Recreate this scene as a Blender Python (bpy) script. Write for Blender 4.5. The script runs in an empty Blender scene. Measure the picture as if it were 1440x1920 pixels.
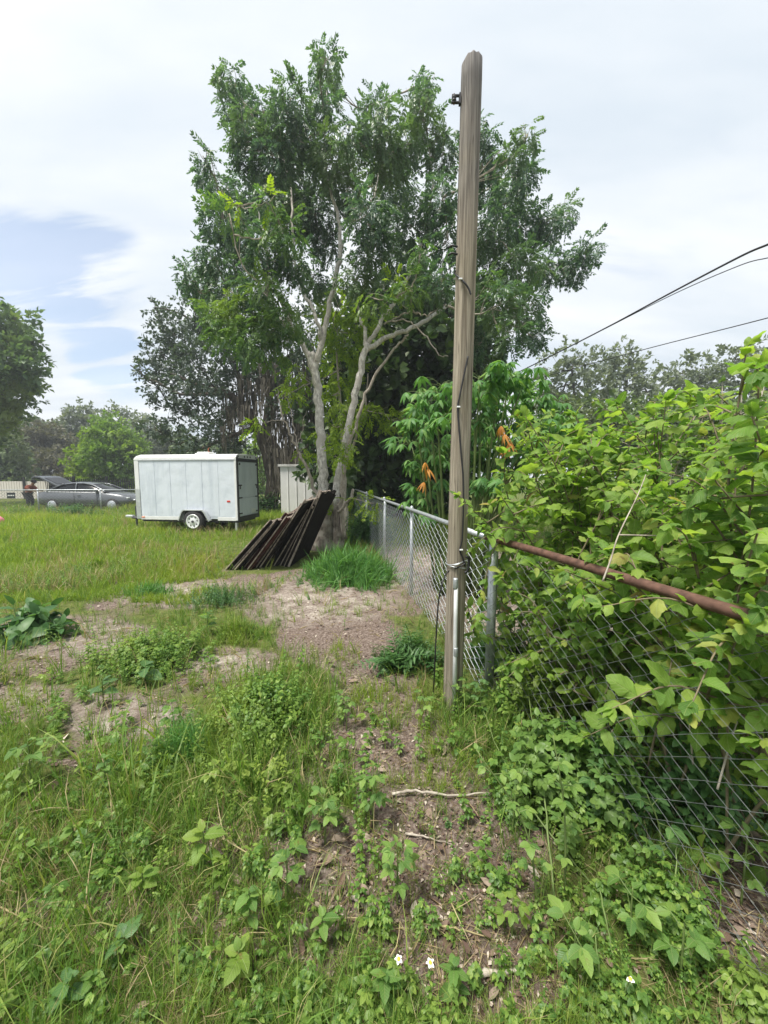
import bpy, math
import numpy as np
from mathutils import Vector, Matrix

rng = np.random.default_rng(11)
R = math.radians
scene = bpy.context.scene
col = scene.collection

# ---------------------------------------------------------------- camera
CAMZ, FPX, PITCH = 1.6, 720.0, math.atan(67 / 720.0)
cam_d = bpy.data.cameras.new('camera')
cam_d.sensor_fit = 'HORIZONTAL'
cam_d.sensor_width = 36.0
cam_d.lens = 36.0 * FPX / 1440.0
cam_d.clip_start = 0.02
cam_d.clip_end = 3000
cam = bpy.data.objects.new('camera', cam_d)
cam.location = (0, 0, CAMZ)
cam.rotation_euler = (math.pi / 2 - PITCH, 0, 0)
col.objects.link(cam)
scene.camera = cam
CP, SP = math.cos(PITCH), math.sin(PITCH)

# ---------------------------------------------------------------- sky, sun, exposure
SUN_EL, SUN_AZ = R(68), R(-128)        # azimuth from +Y towards +X (high, behind the camera and to the left)
world = bpy.data.worlds.new('World')
scene.world = world
world.use_nodes = True
nt = world.node_tree
nt.nodes.clear()
def wn(t, **k):
    n = nt.nodes.new(t)
    for a, b in k.items():
        setattr(n, a, b)
    return n
L = nt.links.new
w_out = wn('ShaderNodeOutputWorld')
w_bg = wn('ShaderNodeBackground')
w_bg.inputs['Strength'].default_value = 0.1
sky = wn('ShaderNodeTexSky', sky_type='NISHITA', sun_disc=False, sun_elevation=SUN_EL, sun_rotation=SUN_AZ)
sky.air_density = 1.0
sky.dust_density = 1.5
tc = wn('ShaderNodeTexCoord')
sep = wn('ShaderNodeSeparateXYZ')
L(tc.outputs['Generated'], sep.inputs[0])
zadd = wn('ShaderNodeMath', operation='ADD'); zadd.inputs[1].default_value = 0.22
zmax = wn('ShaderNodeMath', operation='MAXIMUM'); zmax.inputs[1].default_value = 0.05
L(sep.outputs['Z'], zadd.inputs[0]); L(zadd.outputs[0], zmax.inputs[0])
dx = wn('ShaderNodeMath', operation='DIVIDE'); dy = wn('ShaderNodeMath', operation='DIVIDE')
L(sep.outputs['X'], dx.inputs[0]); L(zmax.outputs[0], dx.inputs[1])
L(sep.outputs['Y'], dy.inputs[0]); L(zmax.outputs[0], dy.inputs[1])
comb = wn('ShaderNodeCombineXYZ')
L(dx.outputs[0], comb.inputs['X']); L(dy.outputs[0], comb.inputs['Y'])
mp = wn('ShaderNodeMapping'); mp.inputs['Rotation'].default_value = (0, 0, R(-25)); mp.inputs['Scale'].default_value = (0.6, 1.7, 1)
L(comb.outputs[0], mp.inputs[0])
n1 = wn('ShaderNodeTexNoise'); n1.inputs['Scale'].default_value = 2.0; n1.inputs['Detail'].default_value = 9; n1.inputs['Roughness'].default_value = 0.55; n1.inputs['Distortion'].default_value = 0.35
L(mp.outputs[0], n1.inputs['Vector'])
n2 = wn('ShaderNodeTexNoise'); n2.inputs['Scale'].default_value = 1.3; n2.inputs['Detail'].default_value = 8
L(mp.outputs[0], n2.inputs['Vector'])
def pixdir(px, py):
    a, b = (px - 720) / FPX, (960 - py) / FPX
    v = np.array([a, CP + b * SP, -SP + b * CP])
    return v / np.linalg.norm(v)
def gap(px, py, width, amount):
    d = pixdir(px, py)
    dot = wn('ShaderNodeVectorMath', operation='DOT_PRODUCT'); dot.inputs[1].default_value = tuple(d)
    nrm = wn('ShaderNodeVectorMath', operation='NORMALIZE')
    L(tc.outputs['Generated'], nrm.inputs[0]); L(nrm.outputs[0], dot.inputs[0])
    mr = wn('ShaderNodeMapRange', interpolation_type='SMOOTHSTEP')
    mr.inputs['From Min'].default_value = math.cos(width); mr.inputs['From Max'].default_value = 1.0
    mr.inputs['To Min'].default_value = 0.0; mr.inputs['To Max'].default_value = amount
    L(dot.outputs['Value'], mr.inputs['Value'])
    return mr.outputs[0]
g1, g2, g3 = gap(165, 505, R(7.5), .34), gap(205, 670, R(5.5), .40), gap(20, 525, R(7.5), .32)
ga = wn('ShaderNodeMath', operation='ADD'); L(g1, ga.inputs[0]); L(g2, ga.inputs[1])
gb = wn('ShaderNodeMath', operation='ADD'); L(ga.outputs[0], gb.inputs[0]); L(g3, gb.inputs[1])
mp3 = wn('ShaderNodeMapping'); mp3.inputs['Rotation'].default_value = (0, 0, R(14)); mp3.inputs['Scale'].default_value = (0.9, 3.6, 1); mp3.inputs['Location'].default_value = (3.1, 1.7, 0)
L(comb.outputs[0], mp3.inputs[0])
n3 = wn('ShaderNodeTexNoise'); n3.inputs['Scale'].default_value = 1.6; n3.inputs['Detail'].default_value = 8; n3.inputs['Roughness'].default_value = .6; n3.inputs['Distortion'].default_value = .5
L(mp3.outputs[0], n3.inputs['Vector'])
ms3 = wn('ShaderNodeMapRange'); ms3.inputs['From Min'].default_value = .36; ms3.inputs['From Max'].default_value = .62; ms3.inputs['To Min'].default_value = .25; ms3.inputs['To Max'].default_value = 1.45
L(n3.outputs['Fac'], ms3.inputs['Value'])
gm = wn('ShaderNodeMath', operation='MULTIPLY'); L(gb.outputs[0], gm.inputs[0]); L(ms3.outputs[0], gm.inputs[1])
sub = wn('ShaderNodeMath', operation='SUBTRACT'); L(n1.outputs['Fac'], sub.inputs[0]); L(gm.outputs[0], sub.inputs[1])
cm = wn('ShaderNodeMapRange', interpolation_type='SMOOTHSTEP')
cm.inputs['From Min'].default_value = 0.10; cm.inputs['From Max'].default_value = 0.42
cm.inputs['To Min'].default_value = 0.42; cm.inputs['To Max'].default_value = 0.985
L(sub.outputs[0], cm.inputs['Value'])
cr = wn('ShaderNodeValToRGB')
cr.color_ramp.elements[0].position = 0.34; cr.color_ramp.elements[0].color = (0.64, 0.71, 0.78, 1)
cr.color_ramp.elements[1].position = 0.64; cr.color_ramp.elements[1].color = (0.91, 0.925, 0.935, 1)
L(n2.outputs['Fac'], cr.inputs['Fac'])
cs = wn('ShaderNodeVectorMath', operation='SCALE'); cs.inputs['Scale'].default_value = 5.7
L(cr.outputs['Color'], cs.inputs[0])
mix = wn('ShaderNodeMix', data_type='RGBA', clamp_result=False)
L(cm.outputs[0], mix.inputs['Factor']); L(sky.outputs['Color'], mix.inputs['A']); L(cs.outputs[0], mix.inputs['B'])
L(mix.outputs['Result'], w_bg.inputs['Color'])
L(w_bg.outputs[0], w_out.inputs['Surface'])

sun_d = bpy.data.lights.new('sun', 'SUN')
sun_d.energy = 3.2
sun_d.angle = R(16)
sun_d.color = (1.0, 0.95, 0.86)
sun = bpy.data.objects.new('sun', sun_d)
sv = Vector((math.sin(SUN_AZ) * math.cos(SUN_EL), math.cos(SUN_AZ) * math.cos(SUN_EL), math.sin(SUN_EL)))
sun.rotation_euler = sv.to_track_quat('Z', 'Y').to_euler()
sun.location = (0, 0, 30)
col.objects.link(sun)

vs = scene.view_settings
vs.view_transform = 'Standard'; vs.look = 'None'; vs.gamma = 1.0; vs.use_curve_mapping = False
vs.exposure = 1.1
scene.render.engine = 'CYCLES'
cy = scene.cycles
cy.use_denoising = True
cy.max_bounces = 10; cy.diffuse_bounces = 5; cy.glossy_bounces = 2; cy.transmission_bounces = 5; cy.transparent_max_bounces = 6
cy.use_adaptive_sampling = True; cy.adaptive_threshold = 0.012
cy.caustics_reflective = False; cy.caustics_refractive = False

# ---------------------------------------------------------------- helpers
def at(px, py, Y):
    a, b = (px - 720) / FPX, (960 - py) / FPX
    d = np.array([a, CP + b * SP, -SP + b * CP])
    return np.array([0, 0, CAMZ]) + d * (Y / d[1])
def gp(px, py, z=0.0):
    a, b = (px - 720) / FPX, (960 - py) / FPX
    d = np.array([a, CP + b * SP, -SP + b * CP])
    return np.array([0, 0, CAMZ]) + d * ((z - CAMZ) / d[2])
def topx(x, y, z):
    zz = z - CAMZ
    dep = y * CP - zz * SP
    up = y * SP + zz * CP
    dep = np.where(np.abs(dep) < 1e-3, 1e-3, dep)
    return 720 + FPX * x / dep, 960 - FPX * up / dep, dep
def _h(ix, iy, s):
    n = (ix.astype(np.int64) * 374761393 + iy.astype(np.int64) * 668265263 + s * 974634777) & 0x7fffffff
    n = ((n ^ (n >> 13)) * 1274126177) & 0x7fffffff
    return ((n ^ (n >> 16)) & 0xffff) / 65535.0
def vnoise(x, y, scale, seed=0):
    x = np.asarray(x, float) * scale; y = np.asarray(y, float) * scale
    ix, iy = np.floor(x), np.floor(y)
    fx, fy = x - ix, y - iy
    fx = fx * fx * (3 - 2 * fx); fy = fy * fy * (3 - 2 * fy)
    a = _h(ix, iy, seed); b = _h(ix + 1, iy, seed); c = _h(ix, iy + 1, seed); d = _h(ix + 1, iy + 1, seed)
    return (a * (1 - fx) + b * fx) * (1 - fy) + (c * (1 - fx) + d * fx) * fy
def gh(x, y):
    x = np.asarray(x, float); y = np.asarray(y, float)
    near = np.clip(1.4 - np.hypot(x, y) / 22.0, 0.15, 1)
    return near * (0.07 * (vnoise(x, y, .7, 1) - .5) + 0.035 * (vnoise(x, y, 2.3, 2) - .5) + 0.014 * (vnoise(x, y, 7, 3) - .5))

# bare ground in the yard, as the photograph lays it out (centre, radii, tilt)
BARE = [(645, 1190, 105, 58, 0, 1), (610, 1115, 125, 22, 0, .9), (520, 1085, 150, 12, -4, 1), (330, 1108, 130, 15, -10, .95), (230, 1150, 110, 14, -14, .9),
        (110, 1190, 140, 20, -13, 1), (40, 1240, 110, 22, -5, .8), (240, 1385, 130, 42, -10, .95), (430, 1248, 80, 20, -12, 1), (330, 1300, 120, 18, -10, .7), (50, 1320, 130, 26, 0, .9),
        (690, 1285, 90, 60, 0, .8), (730, 1390, 120, 70, 0, .8), (800, 1500, 100, 80, 0, 1), (820, 1590, 110, 60, 0, .85), (660, 1700, 90, 50, 0, .7), (840, 1730, 170, 100, 0, .85), (960, 1650, 60, 90, 0, .6),
        (790, 1125, 50, 30, 0, .9), (1380, 1700, 80, 120, 0, .8), (150, 1720, 150, 60, 0, .45), (560, 1450, 90, 50, 0, .35), (470, 1600, 100, 70, 0, .5), (620, 1640, 130, 90, 0, .75), (900, 1860, 170, 70, 0, .75), (330, 1760, 220, 90, 0, .5), (980, 1560, 60, 120, 0, .7), (560, 1800, 160, 70, 0, .5)]
def bareness(x, y, z=0.0):
    x = np.asarray(x, float); y = np.asarray(y, float)
    u, v, dep = topx(x, y, z)
    u = u + 70 * (vnoise(x, y, 2.2, 5) - .5); v = v + 40 * (vnoise(x, y, 2.6, 6) - .5) * np.clip(2.5 / np.maximum(dep, .3), .1, 3)
    b = np.zeros_like(x)
    for cx, cy_, rx, ry, an, s in BARE:
        ca, sa = math.cos(R(an)), math.sin(R(an))
        a = ((u - cx) * ca + (v - cy_) * sa) / rx
        c = (-(u - cx) * sa + (v - cy_) * ca) / ry
        b = np.maximum(b, s * np.clip(1.55 - (a * a + c * c), 0, 1))
    b = np.where(dep > 0.3, b, 0.2)
    b = np.where((u < 520) & (v < 1420), b * (.25 + .95 * (vnoise(x, y, 2.3, 77) > .46)), b)
    return np.clip(b * (0.6 + 0.8 * vnoise(x, y, 5, 8)), 0, 1)

def link(o, parent=None):
    col.objects.link(o)
    if parent is not None:
        o.parent = parent
    return o
def tag(o, label=None, cat=None, group=None, kind=None):
    if label: o['label'] = label
    if cat: o['category'] = cat
    if group: o['group'] = group
    if kind: o['kind'] = kind
    return o
def empty(name, loc, label, cat, group=None, rz=0.0):
    o = bpy.data.objects.new(name, None)
    o.empty_display_size = 0.2
    o.location = tuple(loc); o.rotation_euler = (0, 0, rz)
    link(o)
    return tag(o, label, cat, group)

def np_mesh(name, V, faces, smooth=False, tint=None, leafco=None):
    """faces: list of (M,k) int arrays"""
    me = bpy.data.meshes.new(name)
    V = np.ascontiguousarray(V, np.float32)
    me.vertices.add(len(V)); me.vertices.foreach_set('co', V.ravel())
    faces = [f for f in faces if len(f)]
    lv = np.concatenate([f.ravel() for f in faces]).astype(np.int32)
    lt = np.concatenate([np.full(len(f), f.shape[1], np.int32) for f in faces])
    ls = np.concatenate([[0], np.cumsum(lt)[:-1]]).astype(np.int32)
    me.loops.add(len(lv)); me.loops.foreach_set('vertex_index', lv)
    me.polygons.add(len(lt)); me.polygons.foreach_set('loop_start', ls); me.polygons.foreach_set('loop_total', lt)
    me.polygons.foreach_set('use_smooth', np.full(len(lt), bool(smooth)))
    if tint is not None:
        at_ = me.attributes.new('tint', 'FLOAT', 'POINT')
        at_.data.foreach_set('value', np.ascontiguousarray(tint, np.float32))
    if leafco is not None:
        at_ = me.attributes.new('leafco', 'FLOAT_VECTOR', 'POINT')
        at_.data.foreach_set('vector', np.ascontiguousarray(leafco, np.float32).ravel())
    me.update(calc_edges=True)
    return me
def obj(name, me, mat, parent=None):
    o = bpy.data.objects.new(name, me)
    if mat is not None and len(me.materials) == 0:
        me.materials.append(mat)
    return link(o, parent)

class MB:
    def __init__(s): s.v = []; s.f = {}
    def n(s): return len(s.v)
    def face(s, *idx): s.f.setdefault(len(idx), []).append(idx)
    def add(s, verts, faces):
        b = len(s.v); s.v.extend([tuple(p) for p in verts])
        for f in faces: s.face(*[b + i for i in f])
        return s
    def box(s, lo, hi, M=None, bev=0.0):
        lo, hi = np.array(lo, float), np.array(hi, float)
        if bev <= 0:
            P = [(x, y, z) for x in (lo[0], hi[0]) for y in (lo[1], hi[1]) for z in (lo[2], hi[2])]
            Fs = [(0, 1, 3, 2), (4, 6, 7, 5), (0, 4, 5, 1), (2, 3, 7, 6), (0, 2, 6, 4), (1, 5, 7, 3)]
        else:
            P, Fs = [], []
            idx = {}
            for sx in (0, 1):
                for sy in (0, 1):
                    for sz in (0, 1):
                        for ax in range(3):
                            p = []
                            for k, sgn in enumerate((sx, sy, sz)):
                                e = (lo, hi)[sgn][k]
                                if k != ax: e += bev * (1 if sgn == 0 else -1)
                                p.append(e)
                            idx[(sx, sy, sz, ax)] = len(P); P.append(tuple(p))
            q = idx
            for ax in range(3):
                o1, o2 = [k for k in range(3) if k != ax]
                for sg in (0, 1):
                    def g(a, b):
                        t = [0, 0, 0]; t[ax] = sg; t[o1] = a; t[o2] = b
                        return q[(t[0], t[1], t[2], ax)]
                    Fs.append((g(0, 0), g(1, 0), g(1, 1), g(0, 1)))
            for ax in range(3):
                o1, o2 = [k for k in range(3) if k != ax]
                for a in (0, 1):
                    for b in (0, 1):
                        def g(t_, w):
                            t = [0, 0, 0]; t[ax] = t_; t[o1] = a; t[o2] = b
                            return q[(t[0], t[1], t[2], w)]
                        Fs.append((g(0, o1), g(1, o1), g(1, o2), g(0, o2)))
            for sx in (0, 1):
                for sy in (0, 1):
                    for sz in (0, 1):
                        Fs.append((q[(sx, sy, sz, 0)], q[(sx, sy, sz, 1)], q[(sx, sy, sz, 2)]))
        if M is not None:
            P = [tuple(M @ Vector(p)) for p in P]
        return s.add(P, Fs)
    def tube(s, pts, rad, n=6, cap=True):
        pts = np.array(pts, float); m = len(pts)
        rad = np.broadcast_to(np.array(rad, float), (m,)) if np.ndim(rad) <= 1 and np.size(rad) in (1, m) else np.interp(np.linspace(0, 1, m), np.linspace(0, 1, len(rad)), rad)
        t = np.gradient(pts, axis=0); t /= np.maximum(np.linalg.norm(t, axis=1, keepdims=True), 1e-9)
        ref = np.array([0, 0, 1.0]) if abs(t[0][2]) < .9 else np.array([1.0, 0, 0])
        b0 = len(s.v)
        u = np.cross(t[0], ref); u /= np.linalg.norm(u)
        for i in range(m):
            u = u - t[i] * np.dot(u, t[i]); u /= max(np.linalg.norm(u), 1e-9)
            w = np.cross(t[i], u)
            for k in range(n):
                a = 2 * math.pi * k / n
                s.v.append(tuple(pts[i] + rad[i] * (math.cos(a) * u + math.sin(a) * w)))
        for i in range(m - 1):
            for k in range(n):
                k2 = (k + 1) % n
                s.face(b0 + i * n + k, b0 + i * n + k2, b0 + (i + 1) * n + k2, b0 + (i + 1) * n + k)
        if cap:
            s.face(*[b0 + k for k in reversed(range(n))]); s.face(*[b0 + (m - 1) * n + k for k in range(n)])
        return s
    def lathe(s, prof, n=16, M=None):
        b0 = len(s.v); m = len(prof)
        for r, z in prof:
            for k in range(n):
                a = 2 * math.pi * k / n
                p = Vector((r * math.cos(a), r * math.sin(a), z))
                s.v.append(tuple(M @ p if M is not None else p))
        for i in range(m - 1):
            for k in range(n):
                k2 = (k + 1) % n
                s.face(b0 + i * n + k, b0 + i * n + k2, b0 + (i + 1) * n + k2, b0 + (i + 1) * n + k)
        s.face(*[b0 + k for k in reversed(range(n))]); s.face(*[b0 + (m - 1) * n + k for k in range(n)])
        return s
    def prism(s, poly, a, b, M=None):
        """poly in (x,z), extruded along y from a to b"""
        n = len(poly)
        P = [(x, a, z) for x, z in poly] + [(x, b, z) for x, z in poly]
        if M is not None: P = [tuple(M @ Vector(p)) for p in P]
        Fs = [tuple(range(n)), tuple(reversed(range(n, 2 * n)))] + [(i + n, (i + 1) % n + n, (i + 1) % n, i) for i in range(n)]
        return s.add(P, Fs)
    def mesh(s, name, smooth=False):
        return np_mesh(name, np.array(s.v), [np.array(f) for f in s.f.values()], smooth)
    def build(s, name, mat, parent=None, smooth=False):
        return obj(name, s.mesh(name, smooth), mat, parent)

def curve(pts, n=8, jit=0.0):
    """Catmull-Rom through pts"""
    P = np.array(pts, float)
    if len(P) == 2:
        P = np.array([P[0], (P[0] + P[1]) / 2, P[1]])
    Q = np.vstack([2 * P[0] - P[1], P, 2 * P[-1] - P[-2]])
    out = []
    for i in range(1, len(Q) - 2):
        for t in np.linspace(0, 1, n, endpoint=False):
            a, b, c, d = Q[i - 1], Q[i], Q[i + 1], Q[i + 2]
            out.append(.5 * ((2 * b) + (c - a) * t + (2 * a - 5 * b + 4 * c - d) * t * t + (3 * b - a - 3 * c + d) * t ** 3))
    out.append(P[-1])
    out = np.array(out)
    if jit: out[1:-1] += rng.normal(0, jit, out[1:-1].shape)
    return out
def norm(a): return a / np.maximum(np.linalg.norm(a, axis=-1, keepdims=True), 1e-9)
def frames(d, up=None, roll=None):
    """(N,3,3) matrices with column 0 = side, 1 = d (leaf axis), 2 = leaf normal"""
    d = norm(np.asarray(d, float)); N = len(d)
    up = np.tile([0, 0, 1.0], (N, 1)) if up is None else np.asarray(up, float)
    s = np.cross(d, up)
    bad = np.linalg.norm(s, axis=1) < 1e-3
    s[bad] = np.array([1.0, 0, 0])
    s = norm(s); nrm = np.cross(s, d)
    if roll is not None:
        c, q = np.cos(roll)[:, None], np.sin(roll)[:, None]
        s, nrm = s * c + nrm * q, nrm * c - s * q
    return np.stack([s, d, nrm], axis=2)
def scatter(tmpls, M, T, S, pick=None):
    """merge copies of the templates [(V,F)] at frames M, places T, scales S -> V, faces"""
    N = len(T)
    if pick is None: pick = rng.integers(0, len(tmpls), N)
    S = np.asarray(S, float)
    if S.ndim == 1: S = np.repeat(S[:, None], 3, 1)
    Vs, Fs, TT, off, CC = [], {}, [], 0, []
    rnd = rng.random(N)
    for k, (V, Fl) in enumerate(tmpls):
        ii = np.nonzero(pick == k)[0]
        if len(ii) == 0: continue
        P = V[None, :, :] * S[ii][:, None, :]
        P = np.einsum('nij,nvj->nvi', M[ii], P) + T[ii][:, None, :]
        Vs.append(P.reshape(-1, 3)); TT.append(np.repeat(rnd[ii], len(V))); CC.append(np.tile(V, (len(ii), 1)))
        for F in Fl:
            f = (F[None] + (off + np.arange(len(ii)) * len(V))[:, None, None]).reshape(-1, F.shape[1])
            Fs.setdefault(F.shape[1], []).append(f)
        off += len(ii) * len(V)
    return np.vstack(Vs), [np.concatenate(v) for v in Fs.values()], np.concatenate(TT), np.vstack(CC)
def scatter_obj(name, tmpls, M, T, S, mat, parent=None, kind='stuff', pick=None, smooth=True):
    V, Fs, tt, cc = scatter(tmpls, M, np.asarray(T, float), S, pick)
    o = obj(name, np_mesh(name, V, Fs, smooth, tt, cc if name == 'foliage' else None), mat, parent)
    if kind: o['kind'] = kind
    return o
def copy_tree(o, parent=None):
    c = o.copy(); link(c, parent)
    for ch in list(o.children): copy_tree(ch, c)
    return c

# ---------------------------------------------------------------- materials
def material(name):
    m = bpy.data.materials.new(name); m.use_nodes = True
    return m, m.node_tree, m.node_tree.nodes['Principled BSDF'], m.node_tree.nodes['Material Output']
def plain(name, c, rough=.6, metal=0.0, var=.15, scale=8, bump=0.0, spec=.4):
    m, t, b, o = material(name)
    b.inputs['Roughness'].default_value = rough; b.inputs['Metallic'].default_value = metal
    b.inputs['Specular IOR Level'].default_value = spec
    tcx = t.nodes.new('ShaderNodeTexCoord')
    nz = t.nodes.new('ShaderNodeTexNoise'); nz.inputs['Scale'].default_value = scale; nz.inputs['Detail'].default_value = 6
    t.links.new(tcx.outputs['Object'], nz.inputs['Vector'])
    r = t.nodes.new('ShaderNodeValToRGB')
    r.color_ramp.elements[0].position = .3; r.color_ramp.elements[1].position = .7
    r.color_ramp.elements[0].color = tuple(x * (1 - var) for x in c) + (1,)
    r.color_ramp.elements[1].color = tuple(min(1, x * (1 + var)) for x in c) + (1,)
    t.links.new(nz.outputs['Fac'], r.inputs['Fac']); t.links.new(r.outputs[0], b.inputs['Base Color'])
    if bump:
        bp = t.nodes.new('ShaderNodeBump'); bp.inputs['Strength'].default_value = bump; bp.inputs['Distance'].default_value = .01
        t.links.new(nz.outputs['Fac'], bp.inputs['Height']); t.links.new(bp.outputs[0], b.inputs['Normal'])
    return m
def leafmat(name, stops, trans=.4, rough=.5, patch=None, pscale=.8, tcol=1.35, spec=.35, veins=False):
    """stops: [(pos, colour)] along the leaf-to-leaf random value; patch: a colour some clumps tend to"""
    m, t, b, o = material(name)
    ge = t.nodes.new('ShaderNodeNewGeometry'); oi = t.nodes.new('ShaderNodeObjectInfo')
    ad = t.nodes.new('ShaderNodeMath'); ad.operation = 'ADD'
    fr = t.nodes.new('ShaderNodeMath'); fr.operation = 'FRACT'
    t.links.new(ge.outputs['Random Per Island'], ad.inputs[0]); t.links.new(oi.outputs['Random'], ad.inputs[1]); t.links.new(ad.outputs[0], fr.inputs[0])
    r = t.nodes.new('ShaderNodeValToRGB')
    els = r.color_ramp.elements
    while len(els) < len(stops): els.new(.5)
    for e, (p, c) in zip(els, stops): e.position = p; e.color = tuple(c) + (1,)
    t.links.new(fr.outputs[0], r.inputs['Fac'])
    colr = r.outputs[0]
    tcx = t.nodes.new('ShaderNodeNewGeometry')
    if patch:
        nz = t.nodes.new('ShaderNodeTexNoise'); nz.inputs['Scale'].default_value = pscale; nz.inputs['Detail'].default_value = 3
        t.links.new(tcx.outputs['Position'], nz.inputs['Vector'])
        mr = t.nodes.new('ShaderNodeMapRange'); mr.inputs['From Min'].default_value = .50; mr.inputs['From Max'].default_value = .68
        mr.inputs['To Max'].default_value = .85
        t.links.new(nz.outputs['Fac'], mr.inputs['Value'])
        mx = t.nodes.new('ShaderNodeMix'); mx.data_type = 'RGBA'
        t.links.new(mr.outputs[0], mx.inputs['Factor']); t.links.new(colr, mx.inputs['A']); mx.inputs['B'].default_value = tuple(patch) + (1,)
        colr = mx.outputs['Result']
    n2 = t.nodes.new('ShaderNodeTexNoise'); n2.inputs['Scale'].default_value = 35; n2.inputs['Detail'].default_value = 2
    t.links.new(tcx.outputs['Position'], n2.inputs['Vector'])
    hs = t.nodes.new('ShaderNodeHueSaturation')
    m2 = t.nodes.new('ShaderNodeMapRange'); m2.inputs['To Min'].default_value = .75; m2.inputs['To Max'].default_value = 1.25
    t.links.new(n2.outputs['Fac'], m2.inputs['Value']); t.links.new(m2.outputs[0], hs.inputs['Value']); t.links.new(colr, hs.inputs['Color'])
    colr = hs.outputs[0]
    if veins:
        def mth(op, a, b_=None, c_=None):
            n_ = t.nodes.new('ShaderNodeMath'); n_.operation = op
            for q_, v_ in enumerate((a, b_, c_)):
                if v_ is None: continue
                if isinstance(v_, (int, float)): n_.inputs[q_].default_value = v_
                else: t.links.new(v_, n_.inputs[q_])
            return n_.outputs[0]
        at_ = t.nodes.new('ShaderNodeAttribute'); at_.attribute_name = 'leafco'
        sp_ = t.nodes.new('ShaderNodeSeparateXYZ'); t.links.new(at_.outputs['Vector'], sp_.inputs[0])
        ax = mth('ABSOLUTE', sp_.outputs['X'])
        rib = mth('SUBTRACT', 1.0, mth('SMOOTH_MIN', mth('MULTIPLY', ax, 45.0), 1.0, .1))
        lat = mth('SINE', mth('MULTIPLY', mth('SUBTRACT', sp_.outputs['Y'], mth('MULTIPLY', ax, .9)), 52.0))
        lat = mth('MULTIPLY', mth('POWER', mth('MAXIMUM', lat, 0.0), 6.0), .45)
        vv = mth('MAXIMUM', rib, lat)
        mv = t.nodes.new('ShaderNodeMix'); mv.data_type = 'RGBA'; t.links.new(mth('MULTIPLY', vv, .55), mv.inputs['Factor']); t.links.new(colr, mv.inputs['A']); mv.inputs['B'].default_value = (.36, .44, .17, 1)
        colr = mv.outputs['Result']
        # insect spots and brown tips
        nb = t.nodes.new('ShaderNodeTexNoise'); nb.inputs['Scale'].default_value = 24; nb.inputs['Detail'].default_value = 4; t.links.new(tcx.outputs['Position'], nb.inputs['Vector'])
        mb_ = t.nodes.new('ShaderNodeMapRange'); mb_.inputs['From Min'].default_value = .66; mb_.inputs['From Max'].default_value = .72; t.links.new(nb.outputs['Fac'], mb_.inputs['Value'])
        mq = t.nodes.new('ShaderNodeMix'); mq.data_type = 'RGBA'; t.links.new(mth('MULTIPLY', mb_.outputs[0], .8), mq.inputs['Factor']); t.links.new(colr, mq.inputs['A']); mq.inputs['B'].default_value = (.20, .14, .05, 1)
        colr = mq.outputs['Result']
        bpv = t.nodes.new('ShaderNodeBump'); bpv.inputs['Strength'].default_value = .5; bpv.inputs['Distance'].default_value = .004; bpv.invert = True
        t.links.new(vv, bpv.inputs['Height']); t.links.new(bpv.outputs[0], b.inputs['Normal'])
    t.links.new(colr, b.inputs['Base Color'])
    b.inputs['Roughness'].default_value = rough; b.inputs['Specular IOR Level'].default_value = spec
    tr = t.nodes.new('ShaderNodeBsdfTranslucent')
    mc = t.nodes.new('ShaderNodeMix'); mc.data_type = 'RGBA'; mc.blend_type = 'MULTIPLY'; mc.inputs['Factor'].default_value = 1
    mc.inputs['B'].default_value = (tcol * 1.1, tcol * 1.15, tcol * .55, 1)
    t.links.new(colr, mc.inputs['A']); t.links.new(mc.outputs['Result'], tr.inputs['Color'])
    ms = t.nodes.new('ShaderNodeMixShader'); ms.inputs[0].default_value = trans
    t.links.new(b.outputs[0], ms.inputs[1]); t.links.new(tr.outputs[0], ms.inputs[2]); t.links.new(ms.outputs[0], o.inputs['Surface'])
    return m
def barkmat(name, c1, c2, c3=None, scale=14, stretch=.25, bump=.6):
    m, t, b, o = material(name)
    tcx = t.nodes.new('ShaderNodeTexCoord'); mp_ = t.nodes.new('ShaderNodeMapping'); mp_.inputs['Scale'].default_value = (1, 1, stretch)
    t.links.new(tcx.outputs['Object'], mp_.inputs[0])
    nz = t.nodes.new('ShaderNodeTexNoise'); nz.inputs['Scale'].default_value = scale; nz.inputs['Detail'].default_value = 8; nz.inputs['Roughness'].default_value = .65
    t.links.new(mp_.outputs[0], nz.inputs['Vector'])
    r = t.nodes.new('ShaderNodeValToRGB'); r.color_ramp.elements[0].position = .36; r.color_ramp.elements[1].position = .62
    r.color_ramp.elements[0].color = tuple(c1) + (1,); r.color_ramp.elements[1].color = tuple(c2) + (1,)
    t.links.new(nz.outputs['Fac'], r.inputs['Fac'])
    colr = r.outputs[0]
    if c3:
        n2 = t.nodes.new('ShaderNodeTexNoise'); n2.inputs['Scale'].default_value = scale * .3; n2.inputs['Detail'].default_value = 5
        t.links.new(tcx.outputs['Object'], n2.inputs['Vector'])
        mr = t.nodes.new('ShaderNodeMapRange'); mr.inputs['From Min'].default_value = .48; mr.inputs['From Max'].default_value = .62
        t.links.new(n2.outputs['Fac'], mr.inputs['Value'])
        mx = t.nodes.new('ShaderNodeMix'); mx.data_type = 'RGBA'; t.links.new(mr.outputs[0], mx.inputs['Factor'])
        t.links.new(colr, mx.inputs['A']); mx.inputs['B'].default_value = tuple(c3) + (1,); colr = mx.outputs['Result']
    t.links.new(colr, b.inputs['Base Color']); b.inputs['Roughness'].default_value = .9; b.inputs['Specular IOR Level'].default_value = .15
    bp = t.nodes.new('ShaderNodeBump'); bp.inputs['Strength'].default_value = bump; bp.inputs['Distance'].default_value = .02
    t.links.new(nz.outputs['Fac'], bp.inputs['Height']); t.links.new(bp.outputs[0], b.inputs['Normal'])
    return m

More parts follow.
